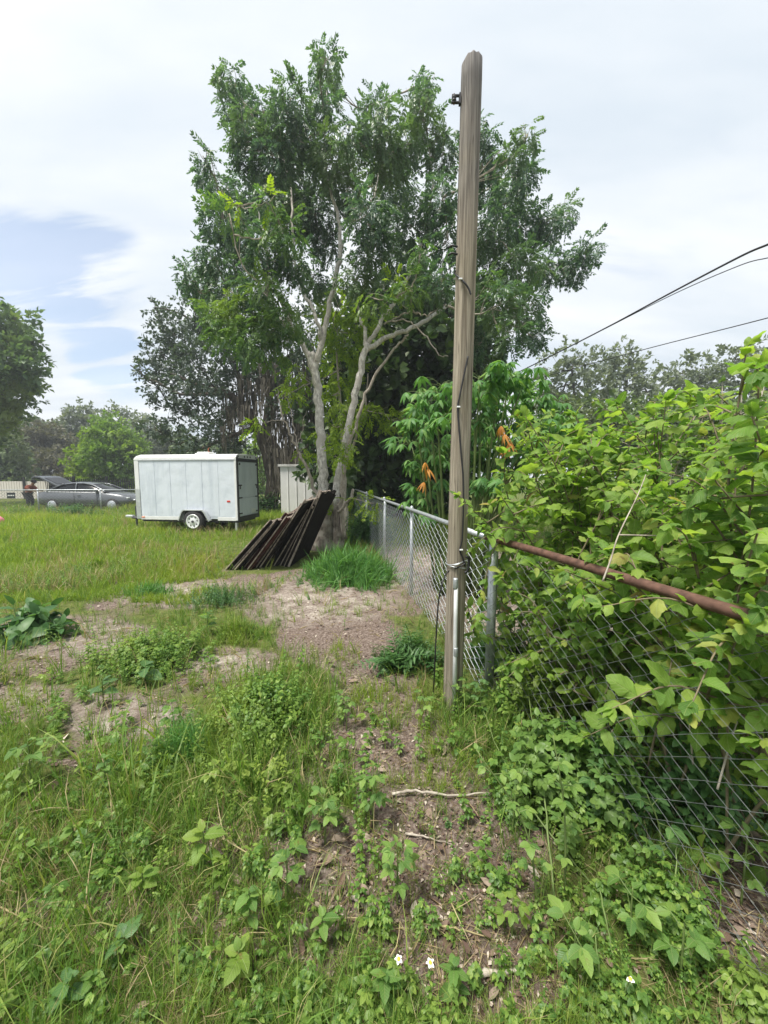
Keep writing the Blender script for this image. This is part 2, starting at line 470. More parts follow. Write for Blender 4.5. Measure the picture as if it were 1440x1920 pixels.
M = {}
def streaked(name, c, dirt):
    m, t, b, o = material(name)
    tcx = t.nodes.new('ShaderNodeTexCoord'); colr = None
    for sc_, sx, sz, lo, hi, amt in ((3.5, 1, .12, .50, .72, .55), (2.2, 1, .8, .52, .70, .45), (14, 1, .5, .60, .75, .35)):
        mp_ = t.nodes.new('ShaderNodeMapping'); mp_.inputs['Scale'].default_value = (sx, sx, sz); t.links.new(tcx.outputs['Object'], mp_.inputs[0])
        nz = t.nodes.new('ShaderNodeTexNoise'); nz.inputs['Scale'].default_value = sc_; nz.inputs['Detail'].default_value = 7; nz.inputs['Roughness'].default_value = .65
        t.links.new(mp_.outputs[0], nz.inputs['Vector'])
        mr = t.nodes.new('ShaderNodeMapRange'); mr.inputs['From Min'].default_value = lo; mr.inputs['From Max'].default_value = hi; mr.inputs['To Max'].default_value = amt
        t.links.new(nz.outputs['Fac'], mr.inputs['Value'])
        mx = t.nodes.new('ShaderNodeMix'); mx.data_type = 'RGBA'; t.links.new(mr.outputs[0], mx.inputs['Factor']); mx.inputs['B'].default_value = tuple(dirt) + (1,)
        if colr is None: mx.inputs['A'].default_value = tuple(c) + (1,)
        else: t.links.new(colr, mx.inputs['A'])
        colr = mx.outputs['Result']
    t.links.new(colr, b.inputs['Base Color']); b.inputs['Roughness'].default_value = .38
    nd = t.nodes.new('ShaderNodeTexNoise'); nd.inputs['Scale'].default_value = 2.6; nd.inputs['Detail'].default_value = 3; t.links.new(tcx.outputs['Object'], nd.inputs['Vector'])
    bd = t.nodes.new('ShaderNodeBump'); bd.inputs['Strength'].default_value = .5; bd.inputs['Distance'].default_value = .03; t.links.new(nd.outputs['Fac'], bd.inputs['Height']); t.links.new(bd.outputs[0], b.inputs['Normal'])
    return m
M['trailer'] = streaked('trailer_paint', (.64, .69, .76), (.42, .475, .55))
M['trailer_roof'] = plain('trailer_roof', (.72, .73, .73), .5, 0, .06, 5)
M['alu'] = plain('aluminium', (.62, .64, .66), .42, .7, .12, 12)
M['galv'] = plain('galvanised', (.46, .49, .52), .45, .65, .2, 30)
M['wire'] = plain('fence_wire', (.11, .12, .12), .6, .2, .25, 40)
M['dark_trim'] = plain('dark_trim', (.06, .06, .065), .5, .3, .2, 20)
M['rubber'] = plain('rubber', (.025, .025, .027), .8, 0, .2, 20)
M['rim'] = plain('rim', (.75, .77, .78), .35, .2, .05, 10)
M['red'] = plain('red_lens', (.55, .05, .04), .3, 0, .1, 20)
M['orange'] = plain('orange_lens', (.75, .22, .08), .3, 0, .1, 20)
M['rust'] = plain('rusty_steel', (.115, .062, .045), .8, .25, .4, 26, .3)
M['black'] = plain('black_cable', (.018, .018, .02), .55, 0, .1, 20)
M['pink'] = plain('pink_plastic', (.80, .22, .30), .5, 0, .05, 5)
M['rotwood'] = plain('rotten_board', (.014, .011, .0095), .9, 0, .6, 9, .4, .1)
M['greywood'] = barkmat('weathered_wood', (.12, .095, .08), (.40, .34, .29), None, 22, .2, .5)
M['stain'] = plain('reddish_board', (.055, .022, .018), .85, 0, .4, 6, .3, .1)
M['shed'] = plain('shed_paint', (.74, .73, .73), .5, 0, .06, 2)
M['shedroof'] = plain('shed_roof', (.55, .54, .52), .6, 0, .2, 6)
M['carpaint'] = plain('car_paint', (.14, .15, .165), .24, .4, .05, 3)
M['glass'] = plain('car_glass', (.008, .009, .011), .12, 0, .05, 3, 0, .25)
M['lamp'] = plain('headlight', (.6, .62, .65), .15, .2, .05, 5)
M['skin'] = plain('skin', (.30, .17, .11), .6, 0, .05, 6)
M['shirt'] = plain('rust_shirt', (.26, .075, .045), .85, 0, .15, 9)
M['trousers'] = plain('dark_trousers', (.03, .032, .04), .85, 0, .15, 9)
M['cap'] = plain('dark_cap', (.015, .015, .017), .8, 0, .1, 9)
M['whitewall'] = plain('white_render', (.66, .62, .58), .8, 0, .1, .6)
M['roofgreen'] = plain('green_roof', (.13, .24, .20), .7, 0, .15, 2)
M['housewall'] = plain('house_wall', (.72, .71, .69), .7, 0, .06, 1)
M['iron'] = plain('black_iron', (.03, .03, .033), .5, .3, .1, 10)
M['signplate'] = plain('dark_sign', (.02, .024, .028), .5, 0, .1, 10)
M['signwhite'] = plain('sign_lettering', (.7, .7, .68), .6, 0, .05, 10)
M['road'] = plain('pale_road', (.42, .40, .37), .9, 0, .15, 1.5, .2)
M['redpost'] = plain('orange_post', (.45, .13, .07), .7, 0, .1, 10)
M['petal'] = plain('white_petal', (.8, .8, .76), .6, 0, .05, 10)
M['pollen'] = plain('yellow_centre', (.7, .45, .05), .7, 0, .1, 30)
M['moss'] = leafmat('spanish_moss', [(0, (.06, .055, .045)), (1, (.16, .145, .12))], .15, .9, None)
M['bark'] = barkmat('pale_bark', (.27, .25, .225), (.74, .71, .66), (.46, .43, .39), 22, .5)
M['bark_low'] = barkmat('grey_bark', (.10, .085, .07), (.30, .265, .23), (.36, .33, .29), 18, .3)
M['bark_dark'] = barkmat('dark_bark', (.03, .026, .022), (.11, .095, .08), None, 10, .3)
M['twig'] = barkmat('twig_bark', (.22, .19, .155), (.48, .43, .37), None, 20, .3, .3)
M['stem_green'] = plain('green_stem', (.12, .17, .05), .6, 0, .3, 12)
M['stem_tan'] = plain('tan_stem', (.30, .25, .13), .7, 0, .3, 12)
M['leaf_main'] = leafmat('main_tree_leaf', [(0, (.040, .086, .058)), (.5, (.066, .138, .084)), (1, (.125, .215, .11))], .40, .36, (.13, .21, .075), .55, 1.3, .5)
M['leaf_young'] = leafmat('young_leaf', [(0, (.13, .22, .02)), (1, (.26, .36, .03))], .5, .5, None)
M['leaf_oak'] = leafmat('oak_leaf', [(0, (.04, .07, .055)), (1, (.09, .13, .09))], .25, .45, None)
M['leaf_dark'] = leafmat('dark_evergreen_leaf', [(0, (.022, .05, .02)), (.8, (.05, .095, .032)), (1, (.09, .14, .045))], .25, .5, (.08, .13, .03), .7)
M['leaf_left'] = leafmat('left_tree_leaf', [(0, (.055, .105, .055)), (1, (.12, .19, .075))], .38, .5, (.18, .24, .05), .35)
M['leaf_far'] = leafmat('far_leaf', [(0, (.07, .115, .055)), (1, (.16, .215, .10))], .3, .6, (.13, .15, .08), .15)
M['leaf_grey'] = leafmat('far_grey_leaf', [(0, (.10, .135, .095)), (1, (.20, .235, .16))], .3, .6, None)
M['leaf_brown'] = leafmat('far_brown_leaf', [(0, (.07, .075, .045)), (1, (.14, .135, .085))], .3, .6, None)
M['leaf_bright'] = leafmat('far_bright_leaf', [(0, (.08, .16, .035)), (1, (.19, .30, .06))], .4, .6, (.22, .30, .04), .25)
M['leaf_bush'] = leafmat('bush_leaf', [(0, (.085, .18, .035)), (.45, (.165, .29, .05)), (.93, (.26, .37, .07)), (.985, (.36, .37, .10)), (1, (.27, .19, .07))], .48, .5, (.25, .365, .065), 1.3, 1.45, .3, True)
M['leaf_bush2'] = leafmat('back_bush_leaf', [(0, (.06, .12, .03)), (1, (.15, .235, .05))], .42, .5, (.17, .22, .05), .8)
M['leaf_cassava'] = leafmat('palmate_leaf', [(0, (.065, .17, .05)), (.75, (.13, .275, .08)), (1, (.22, .35, .10))], .42, .5, None, spec=.3)
M['leaf_dry'] = leafmat('dry_orange_leaf', [(0, (.35, .14, .03)), (1, (.55, .28, .07))], .4, .7, None)
M['leaf_weed'] = leafmat('weed_leaf', [(0, (.075, .16, .035)), (.6, (.14, .25, .05)), (1, (.25, .35, .075))], .42, .45, (.24, .31, .06), 1.6, 1.4, .35, False)
M['leaf_mid'] = leafmat('mid_weed_leaf', [(0, (.05, .125, .035)), (.7, (.10, .20, .05)), (1, (.19, .29, .07))], .38, .45, (.15, .24, .05), 2.0)
M['leaf_weed_v'] = leafmat('weed_leaf_veined', [(0, (.075, .165, .04)), (.6, (.135, .25, .055)), (1, (.22, .33, .075))], .40, .45, None, 1.6, 1.35, .35, True)
M['leaf_weed_dark_v'] = leafmat('weed_dark_leaf_veined', [(0, (.05, .125, .042)), (1, (.10, .205, .06))], .34, .45, None, 1, 1.35, .35, True)
M['leaf_lime_v'] = leafmat('lime_leaf_veined', [(0, (.13, .235, .04)), (1, (.24, .33, .06))], .45, .5, None, 1, 1.35, .35, True)
M['leaf_weed_dark'] = leafmat('weed_dark_leaf', [(0, (.045, .115, .038)), (1, (.10, .205, .06))], .34, .45, None)
M['leaf_lime'] = leafmat('lime_leaf', [(0, (.13, .235, .035)), (1, (.25, .34, .05))], .45, .5, None)
M['grass'] = leafmat('grass_blade', [(0, (.08, .17, .03)), (.6, (.14, .245, .04)), (.88, (.23, .31, .065)), (1, (.40, .36, .17))], .40, .5, (.24, .31, .05), 1.1)
M['lawn'] = leafmat('lawn_blade', [(0, (.12, .21, .025)), (.6, (.20, .31, .035)), (1, (.33, .39, .07))], .45, .5, (.33, .37, .045), .5)
M['grass_lush'] = leafmat('lush_blade', [(0, (.06, .18, .045)), (1, (.15, .31, .075))], .35, .5, None)
M['straw'] = leafmat('dry_straw', [(0, (.20, .145, .075)), (1, (.48, .40, .235))], .25, .7, None)
M['litter'] = leafmat('leaf_litter', [(0, (.06, .034, .026)), (.5, (.15, .098, .074)), (.85, (.30, .235, .19)), (1, (.52, .46, .39))], .05, .8, None)

# ---------------------------------------------------------------- leaf templates
def t_leaf(w=.28, fold=.18, droop=.3, serr=0.0, segs=5, blunt=0.0):
    """ovate leaf of unit length along +Y, folded at the midrib, drooping to the tip"""
    ys = np.linspace(0, 1, segs + 1)
    prof = np.sin(np.pi * np.clip(ys, 0, 1) ** .72) ** (.8 - .3 * blunt) * w
    V, F = [], []
    for i, y in enumerate(ys):
        z = -droop * y * y
        yy = y * (1 - .25 * droop * y)
        ww = prof[i]
        if i in (0, segs): V.append((0, yy, z))
        else:
            e = serr * (1 if i % 2 else -1)
            V += [(0, yy, z), (-ww * (1 + e), yy + .02, z + fold * ww), (ww * (1 + e), yy + .02, z + fold * ww)]
    def id3(i): return 0 if i == 0 else 1 + (i - 1) * 3
    for i in range(segs):
        a, b = id3(i), id3(i + 1)
        if i == 0: F += [(a, b, b + 1), (a, b + 2, b)]
        elif i == segs - 1: F += [(a, b, a + 1), (a, a + 2, b)]
        else: F += [(a, b, b + 1), (a, b + 1, a + 1), (a, a + 2, b + 2), (a, b + 2, b)]
    return np.array(V, float), [np.array(F)]
def t_diamond(w=.22, droop=.15):
    V = np.array([(0, 0, 0), (-w, .45, .03), (0, 1, -droop), (w, .45, .03)], float)
    return V, [np.array([(0, 1, 2), (0, 2, 3)])]
def t_blade(w=.03, bend=.6, segs=3):
    V, F = [], []
    for i in range(segs + 1):
        s = i / segs
        a = bend * s
        z = math.sin(a) / bend * 1.0 if False else s * math.cos(a * .9)
        y = s * math.sin(a * .9)
        ww = w * (1 - s) ** .7
        if i == segs: V.append((0, y, z))
        else: V += [(-ww, y, z), (ww, y, z)]
    for i in range(segs - 1):
        a = 2 * i; F += [(a, a + 1, a + 3), (a, a + 3, a + 2)]
    a = 2 * (segs - 1); F.append((a, a + 1, a + 2))
    return np.array(V, float), [np.array(F)]
def t_join(parts):
    V, F, o = [], {}, 0
    for v, fl in parts:
        V.append(v)
        for f in fl: F.setdefault(f.shape[1], []).append(f + o)
        o += len(v)
    return np.vstack(V), [np.concatenate(x) for x in F.values()]
def t_place(t, d, p, s, up=(0, 0, 1), roll=0.0):
    Mx = frames(np.array([d], float), np.array([up], float), np.array([roll]))[0]
    return (t[0] * s) @ Mx.T + np.array(p), t[1]
def t_strip(p, q, w):
    p, q = np.array(p, float), np.array(q, float)
    d = q - p; s = np.cross(d, [0.3, .2, 1.0]); s = s / max(np.linalg.norm(s), 1e-6) * w
    V = np.array([p - s, p + s, q + s * .6, q - s * .6]); return V, [np.array([(0, 1, 2), (0, 2, 3)])]
def t_pinnate(n=5, seed=0, lw=.24, ll=.36, droop=.5):
    r = np.random.default_rng(seed); parts = []
    pts = [np.array([0, y * (1 - .15 * y), -droop * y * y]) for y in np.linspace(0, 1, n + 1)]
    parts.append(t_strip(pts[0], pts[n // 2], .012)); parts.append(t_strip(pts[n // 2], pts[-1], .009))
    for i in range(1, n + 1):
        for s in (-1, 1):
            d = np.array([s * (1.0 - .35 * i / n), .55 + .3 * r.random(), -.25 - .45 * r.random()])
            parts.append(t_place(t_diamond(lw, .15), d, pts[i], ll * (1.05 - .3 * abs(i / n - .5)) * r.uniform(.8, 1.15)))
    parts.append(t_place(t_diamond(lw, .15), (0, 1, -.5), pts[-1], ll))
    return t_join(parts)
def t_cluster(n=9, seed=0, lw=.25, ll=.5, length=1.0):
    """twig with n small alternate leaves"""
    r = np.random.default_rng(seed); parts = [t_strip((0, 0, 0), (0, length * .95, -.1), .014)]
    for i in range(n):
        y = length * (i + .8) / n
        a = r.uniform(0, 2 * math.pi)
        d = np.array([math.cos(a), .5 + .4 * r.random(), math.sin(a)])
        parts.append(t_place(t_diamond(lw, .12), d, (0, y, -.1 * y * y), ll * r.uniform(.7, 1.2), up=(r.normal() * .3, r.normal() * .3, 1)))
    return t_join(parts)
def t_palm(n=7, seed=0):
    """drooping palmate leaf: lobes radiate from the origin and hang"""
    r = np.random.default_rng(seed); parts = []
    for i in range(n):
        a = (i / (n - 1) - .5) * 4.6
        c, s = math.cos(a), math.sin(a)
        ln = r.uniform(.8, 1.05) * (1 - .08 * abs(a))
        V, F = [], []
        for k in range(5):
            q = k / 4
            y = q * .66 * ln; z = .10 * q - .95 * q ** 1.7 * ln * .8
            ww = .105 * math.sin(math.pi * min(1, q * .93 + .05)) ** .8 if k not in (0, 4) else (.02 if k == 0 else 0.004)
            V += [(-ww, y, z), (0, y, z + .025), (ww, y, z)]
        V = np.array(V)
        for k in range(4):
            b = 3 * k
            F += [(b, b + 1, b + 4), (b, b + 4, b + 3), (b + 1, b + 2, b + 5), (b + 1, b + 5, b + 4)]
        Rz = np.array([[c, -s, 0], [s, c, 0], [0, 0, 1]])
        parts.append((V @ Rz.T, [np.array(F)]))
    return t_join(parts)
def t_sprig(n=4, seed=0, h=1.0, ll=.42, lw=.26, tri=False):
    """upright weed shoot with opposite leaves (or three-part leaves)"""
    r = np.random.default_rng(seed); parts = []
    lx, ly = r.normal(0, .16, 2)
    P = lambda q: np.array([lx * q * q, ly * q * q, h * q])
    parts.append(t_strip(P(0), P(.5), .014)); parts.append(t_strip(P(.5), P(1), .01))
    a0 = r.uniform(0, 6.28)
    for i in range(n):
        q = .25 + .75 * (i + .5) / n
        for k in range(2):
            a = a0 + i * 1.57 + k * math.pi + r.normal(0, .25)
            d = np.array([math.cos(a), math.sin(a), r.uniform(-.1, .5)])
            sz = ll * (1.1 - .55 * q) * r.uniform(.8, 1.2)
            if tri:
                c0 = P(q) + d * sz * .35
                parts.append(t_strip(P(q), c0, .008))
                for b in (-.9, 0, .9):
                    dd = np.array([math.cos(a + b), math.sin(a + b), d[2] - .25])
                    parts.append(t_place(t_leaf(lw, .2, .25, .08, 4), dd, c0, sz * (.85 if b else 1)))
            else:
                parts.append(t_place(t_leaf(lw, .2, .35, .05, 4), d, P(q), sz))
    parts.append(t_place(t_leaf(lw, .2, .2, 0, 4), (.3, .2, .7), P(1), ll * .5))
    return t_join(parts)
def t_tuft(n=9, seed=0, w=.02, spread=.55):
    r = np.random.default_rng(seed); parts = []
    for i in range(n):
        a = r.uniform(0, 6.28); tilt = abs(r.normal(0, spread))
        V, F = t_blade(w * r.uniform(.7, 1.3), r.uniform(.2, 1.5), 3)
        V = V * r.uniform(.5, 1.05)
        c, s = math.cos(tilt), math.sin(tilt)
        V = V @ np.array([[1, 0, 0], [0, c, s], [0, -s, c]]).T.T
        V = V @ np.array([[math.cos(a), -math.sin(a), 0], [math.sin(a), math.cos(a), 0], [0, 0, 1]]).T
        V = V + np.array([r.normal(0, .05), r.normal(0, .05), 0])
        parts.append((V, F))
    return t_join(parts)
def t_feather(seed=0):
    """finely divided fern-like frond, upright and arching"""
    r = np.random.default_rng(seed); parts = []
    pts = [np.array([0, .55 * q * q, q * (1 - .25 * q)]) for q in np.linspace(0, 1, 8)]
    for i in range(7): parts.append(t_strip(pts[i], pts[i + 1], .01))
    for i in range(1, 8):
        for s in (-1, 1):
            for k in range(2):
                d = np.array([s, .25 + .4 * r.random(), .1 + .35 * r.random()])
                parts.append(t_place(t_diamond(.13, .1), d, pts[i] * (1 - .06 * k) + np.array([0, 0, -.02 * k]), .34 * (1.15 - i / 8) * r.uniform(.8, 1.2)))
    return t_join(parts)
def zrot(N, tilt=.2):
    """upright frames, random heading, small tilt"""
    a = rng.uniform(0, 2 * math.pi, N)
    up = norm(np.stack([rng.normal(0, tilt, N), rng.normal(0, tilt, N), np.ones(N)], 1))
    h = np.stack([np.cos(a), np.sin(a), np.zeros(N)], 1)
    s = norm(np.cross(h, up)); f = np.cross(up, s)
    return np.stack([s, f, up], 2)

# ================================================================ SETTING
def axis(lo, hi, step, far, k=1.28):
    a = list(np.arange(lo, hi + 1e-6, step))
    s = step
    while a[-1] < far: s *= k; a.append(a[-1] + s)
    s = step
    while a[0] > -far: s *= k; a.insert(0, a[0] - s)
    return np.array(a)
gx, gy = axis(-8.5, 5.0, .065, 400), axis(.1, 12.5, .065, 400)
GX, GY = np.meshgrid(gx, gy)
GZ = gh(GX, GY)
nx, ny = len(gx), len(gy)
ii = np.arange(nx * ny).reshape(ny, nx)
quads = np.stack([ii[:-1, :-1], ii[:-1, 1:], ii[1:, 1:], ii[1:, :-1]], -1).reshape(-1, 4)
gme = np_mesh('ground', np.stack([GX, GY, GZ], -1).reshape(-1, 3), [quads], True)
bz = bareness(GX, GY).ravel()
a_ = gme.attributes.new('bare', 'FLOAT', 'POINT'); a_.data.foreach_set('value', np.ascontiguousarray(bz, np.float32))
u_, v_, d_ = topx(GX, GY, 0)
sand = np.zeros_like(GX)
for cx, cy_, rx, ry in ((330, 1110, 150, 26), (130, 1195, 170, 40), (420, 1245, 110, 30), (700, 1085, 110, 26), (240, 1350, 120, 45), (600, 1130, 150, 50), (40, 1310, 90, 30)):
    sand = np.maximum(sand, np.clip(1.3 - ((u_ - cx) / rx) ** 2 - ((v_ - cy_) / ry) ** 2, 0, 1))
sand *= np.where(d_ > .3, 1, 0)
# the gravelly yard on the far side of the fence
sand = np.maximum(sand, .75 * np.clip((GX - (1.18 - .175 * GY)) * 3, 0, 1) * np.clip((9.5 - GY) / 3, 0, 1) * np.clip((GY - 2.2) / 1.5, 0, 1) * np.clip((3.5 - GX), 0, 1))
a_ = gme.attributes.new('sand', 'FLOAT', 'POINT'); a_.data.foreach_set('value', np.ascontiguousarray(sand.ravel(), np.float32))
def ground_material():
    m, t, b, o = material('ground_soil')
    g = t.nodes.new('ShaderNodeNewGeometry')
    def noise(s, d=6, r=.6):
        n = t.nodes.new('ShaderNodeTexNoise'); n.inputs['Scale'].default_value = s; n.inputs['Detail'].default_value = d; n.inputs['Roughness'].default_value = r
        t.links.new(g.outputs['Position'], n.inputs['Vector']); return n.outputs['Fac']
    def ramp(f, *st):
        r = t.nodes.new('ShaderNodeValToRGB'); e = r.color_ramp.elements
        while len(e) < len(st): e.new(.5)
        for q, (p, c) in zip(e, st): q.position = p; q.color = tuple(c) + (1,)
        t.links.new(f, r.inputs['Fac']); return r.outputs[0]
    def attr(n):
        a = t.nodes.new('ShaderNodeAttribute'); a.attribute_name = n; return a.outputs['Fac']
    def mixc(f, a, b_):
        x = t.nodes.new('ShaderNodeMix'); x.data_type = 'RGBA'
        t.links.new(f, x.inputs['Factor']); t.links.new(a, x.inputs['A']); t.links.new(b_, x.inputs['B']); return x.outputs['Result']
    fine = noise(48, 8, .75)
    mulch = ramp(fine, (.30, (.055, .040, .034)), (.48, (.14, .105, .088)), (.60, (.265, .215, .185)), (.74, (.46, .40, .35)))
    sandc = ramp(noise(30, 8, .7), (.30, (.15, .12, .10)), (.5, (.33, .285, .245)), (.7, (.56, .52, .47)))
    soilc = ramp(noise(9, 6, .7), (.3, (.05, .06, .022)), (.5, (.10, .125, .035)), (.7, (.17, .165, .065)))
    sm = t.nodes.new('ShaderNodeMath'); sm.operation = 'MULTIPLY_ADD'
    n3 = noise(4.5, 5, .65)
    mr = t.nodes.new('ShaderNodeMapRange'); mr.inputs['From Min'].default_value = .38; mr.inputs['From Max'].default_value = .62
    t.links.new(n3, mr.inputs['Value'])
    mm = t.nodes.new('ShaderNodeMath'); mm.operation = 'MULTIPLY'
    t.links.new(mr.outputs[0], mm.inputs[0]); t.links.new(attr('sand'), mm.inputs[1])
    dirt = mixc(mm.outputs[0], mulch, sandc)
    mb = t.nodes.new('ShaderNodeMapRange'); mb.inputs['From Min'].default_value = .02; mb.inputs['From Max'].default_value = .35
    mxx = t.nodes.new('ShaderNodeMath'); mxx.operation = 'MAXIMUM'
    t.links.new(attr('bare'), mxx.inputs[0]); t.links.new(attr('sand'), mxx.inputs[1])
    t.links.new(mxx.outputs[0], mb.inputs['Value'])
    t.links.new(mixc(mb.outputs[0], soilc, dirt), b.inputs['Base Color'])
    b.inputs['Roughness'].default_value = .95; b.inputs['Specular IOR Level'].default_value = .1
    bp = t.nodes.new('ShaderNodeBump'); bp.inputs['Strength'].default_value = .9; bp.inputs['Distance'].default_value = .02
    t.links.new(fine, bp.inputs['Height']); t.links.new(bp.outputs[0], b.inputs['Normal'])
    return m
g_o = obj('ground', gme, ground_material()); tag(g_o, 'grassy yard with bare mulch and sandy patches', 'ground', kind='structure')

# pale road behind the trailer
mb = MB(); mb.box((-14, 21.5, -.05), (4, 25.5, .035)); rd = mb.build('road', M['road']); tag(rd, 'pale road seen behind the trailer and shed', 'road', kind='structure')

# ---------------------------------------------------------------- chain-link fence
FT = 1.17
PA = np.array([1.62, -.55]); PB = gp(913, 1008, FT)[:2]; PC = gp(664, 917, FT)[:2]
def wire_mesh(h, cw=.084, chh=.088, r=.0012):
    k = int(h / (chh / 2)); pts = []
    for i in range(k + 1):
        s = 1 if i % 2 else -1
        pts.append((s * cw * .26, s * .004, .02 + i * chh / 2))
    b = MB(); b.tube(pts, r, 4, False); return b.mesh('wire', False)
def fence_run(root, A, B, wires, rail_mat, rail_r, h, first, pitch, posts, pr=.024):
    d = (B - A); Ln = np.linalg.norm(d); d = d / Ln; ang = math.atan2(d[1], d[0])
    wm = wire_mesh(h - .05, .084, .088, wires)
    # next-neighbour wires mirror each other so that they hook and form diamonds
    for k in range(int(Ln / pitch)):
        p = A + d * (first + k * pitch)
        o = obj('wire', wm, M['wire'] if wires < .002 else M['galv'], root)
        o.location = (p[0], p[1], float(gh(p[0], p[1])) * .5)
        o.rotation_euler = (0, 0, ang + (math.pi if k % 2 else 0))
        o.scale = (pitch / .084 * 1.93, 1, 1)
    q = [np.array([*(A + d * t * Ln), FT + .006 * math.sin(9 * t)]) for t in np.linspace(0, 1, 14)]
    MB().tube(q, rail_r, 10).build('top_rail', rail_mat, root, True)
    for t, r_, m_ in posts:
        p = A + d * t * Ln + np.array([d[1], -d[0]]) * .045
        b = MB(); b.tube([(p[0], p[1], -.05), (p[0] + rng.normal(0, .008), p[1] + rng.normal(0, .008), FT - .02)], r_, 12)
        po = b.build('post', m_, root, True)
        b = MB(); b.lathe([(r_ * 1.15, FT - .035), (r_ * 1.2, FT), (r_ * .9, FT + .03), (r_ * .2, FT + .045)], 12, Matrix.Translation((p[0], p[1], 0))); b.build('post_cap', m_, po, True)
        for zt in (.3, .6, .9):
            b = MB(); b.tube([(p[0] + r_ * 1.1 * math.cos(a), p[1] + r_ * 1.1 * math.sin(a), zt + .01 * math.sin(a)) for a in np.linspace(0, 6.1, 10)], .002, 4); b.build('tie_wire', M['galv'], po)
fr = empty('chain_link_fence', (0, 0, 0), 'silver chain-link fence with galvanised top rail running from the grey corner post to the tree', 'fence')
BC = PC - PB; LBC = np.linalg.norm(BC)
def tpost(px):
    # parameter along PB-PC whose rail point falls at this column of the photograph
    ts = np.linspace(0, 1, 800); P_ = PB[None] + ts[:, None] * BC[None]
    u, _, _ = topx(P_[:, 0], P_[:, 1], FT)
    return ts[np.argmin(np.abs(u - px))]
fence_run(fr, PB, PC, .0021, M['galv'], .021, FT, .03, .088, [(tpost(766), .023, M['galv']), (tpost(716), .023, M['galv']), (tpost(684), .023, M['galv']), (1.0, .028, M['galv'])])
fn = empty('chain_link_fence', (0, 0, 0), 'near chain-link fence with rusty brown top rail under the leafy bush', 'fence')
fence_run(fn, PA, PB, .0012, M['rust'], .022, FT, .03, .062, [(1.0, .033, M['galv'])])
b = MB()
dAB = norm(PB - PA)

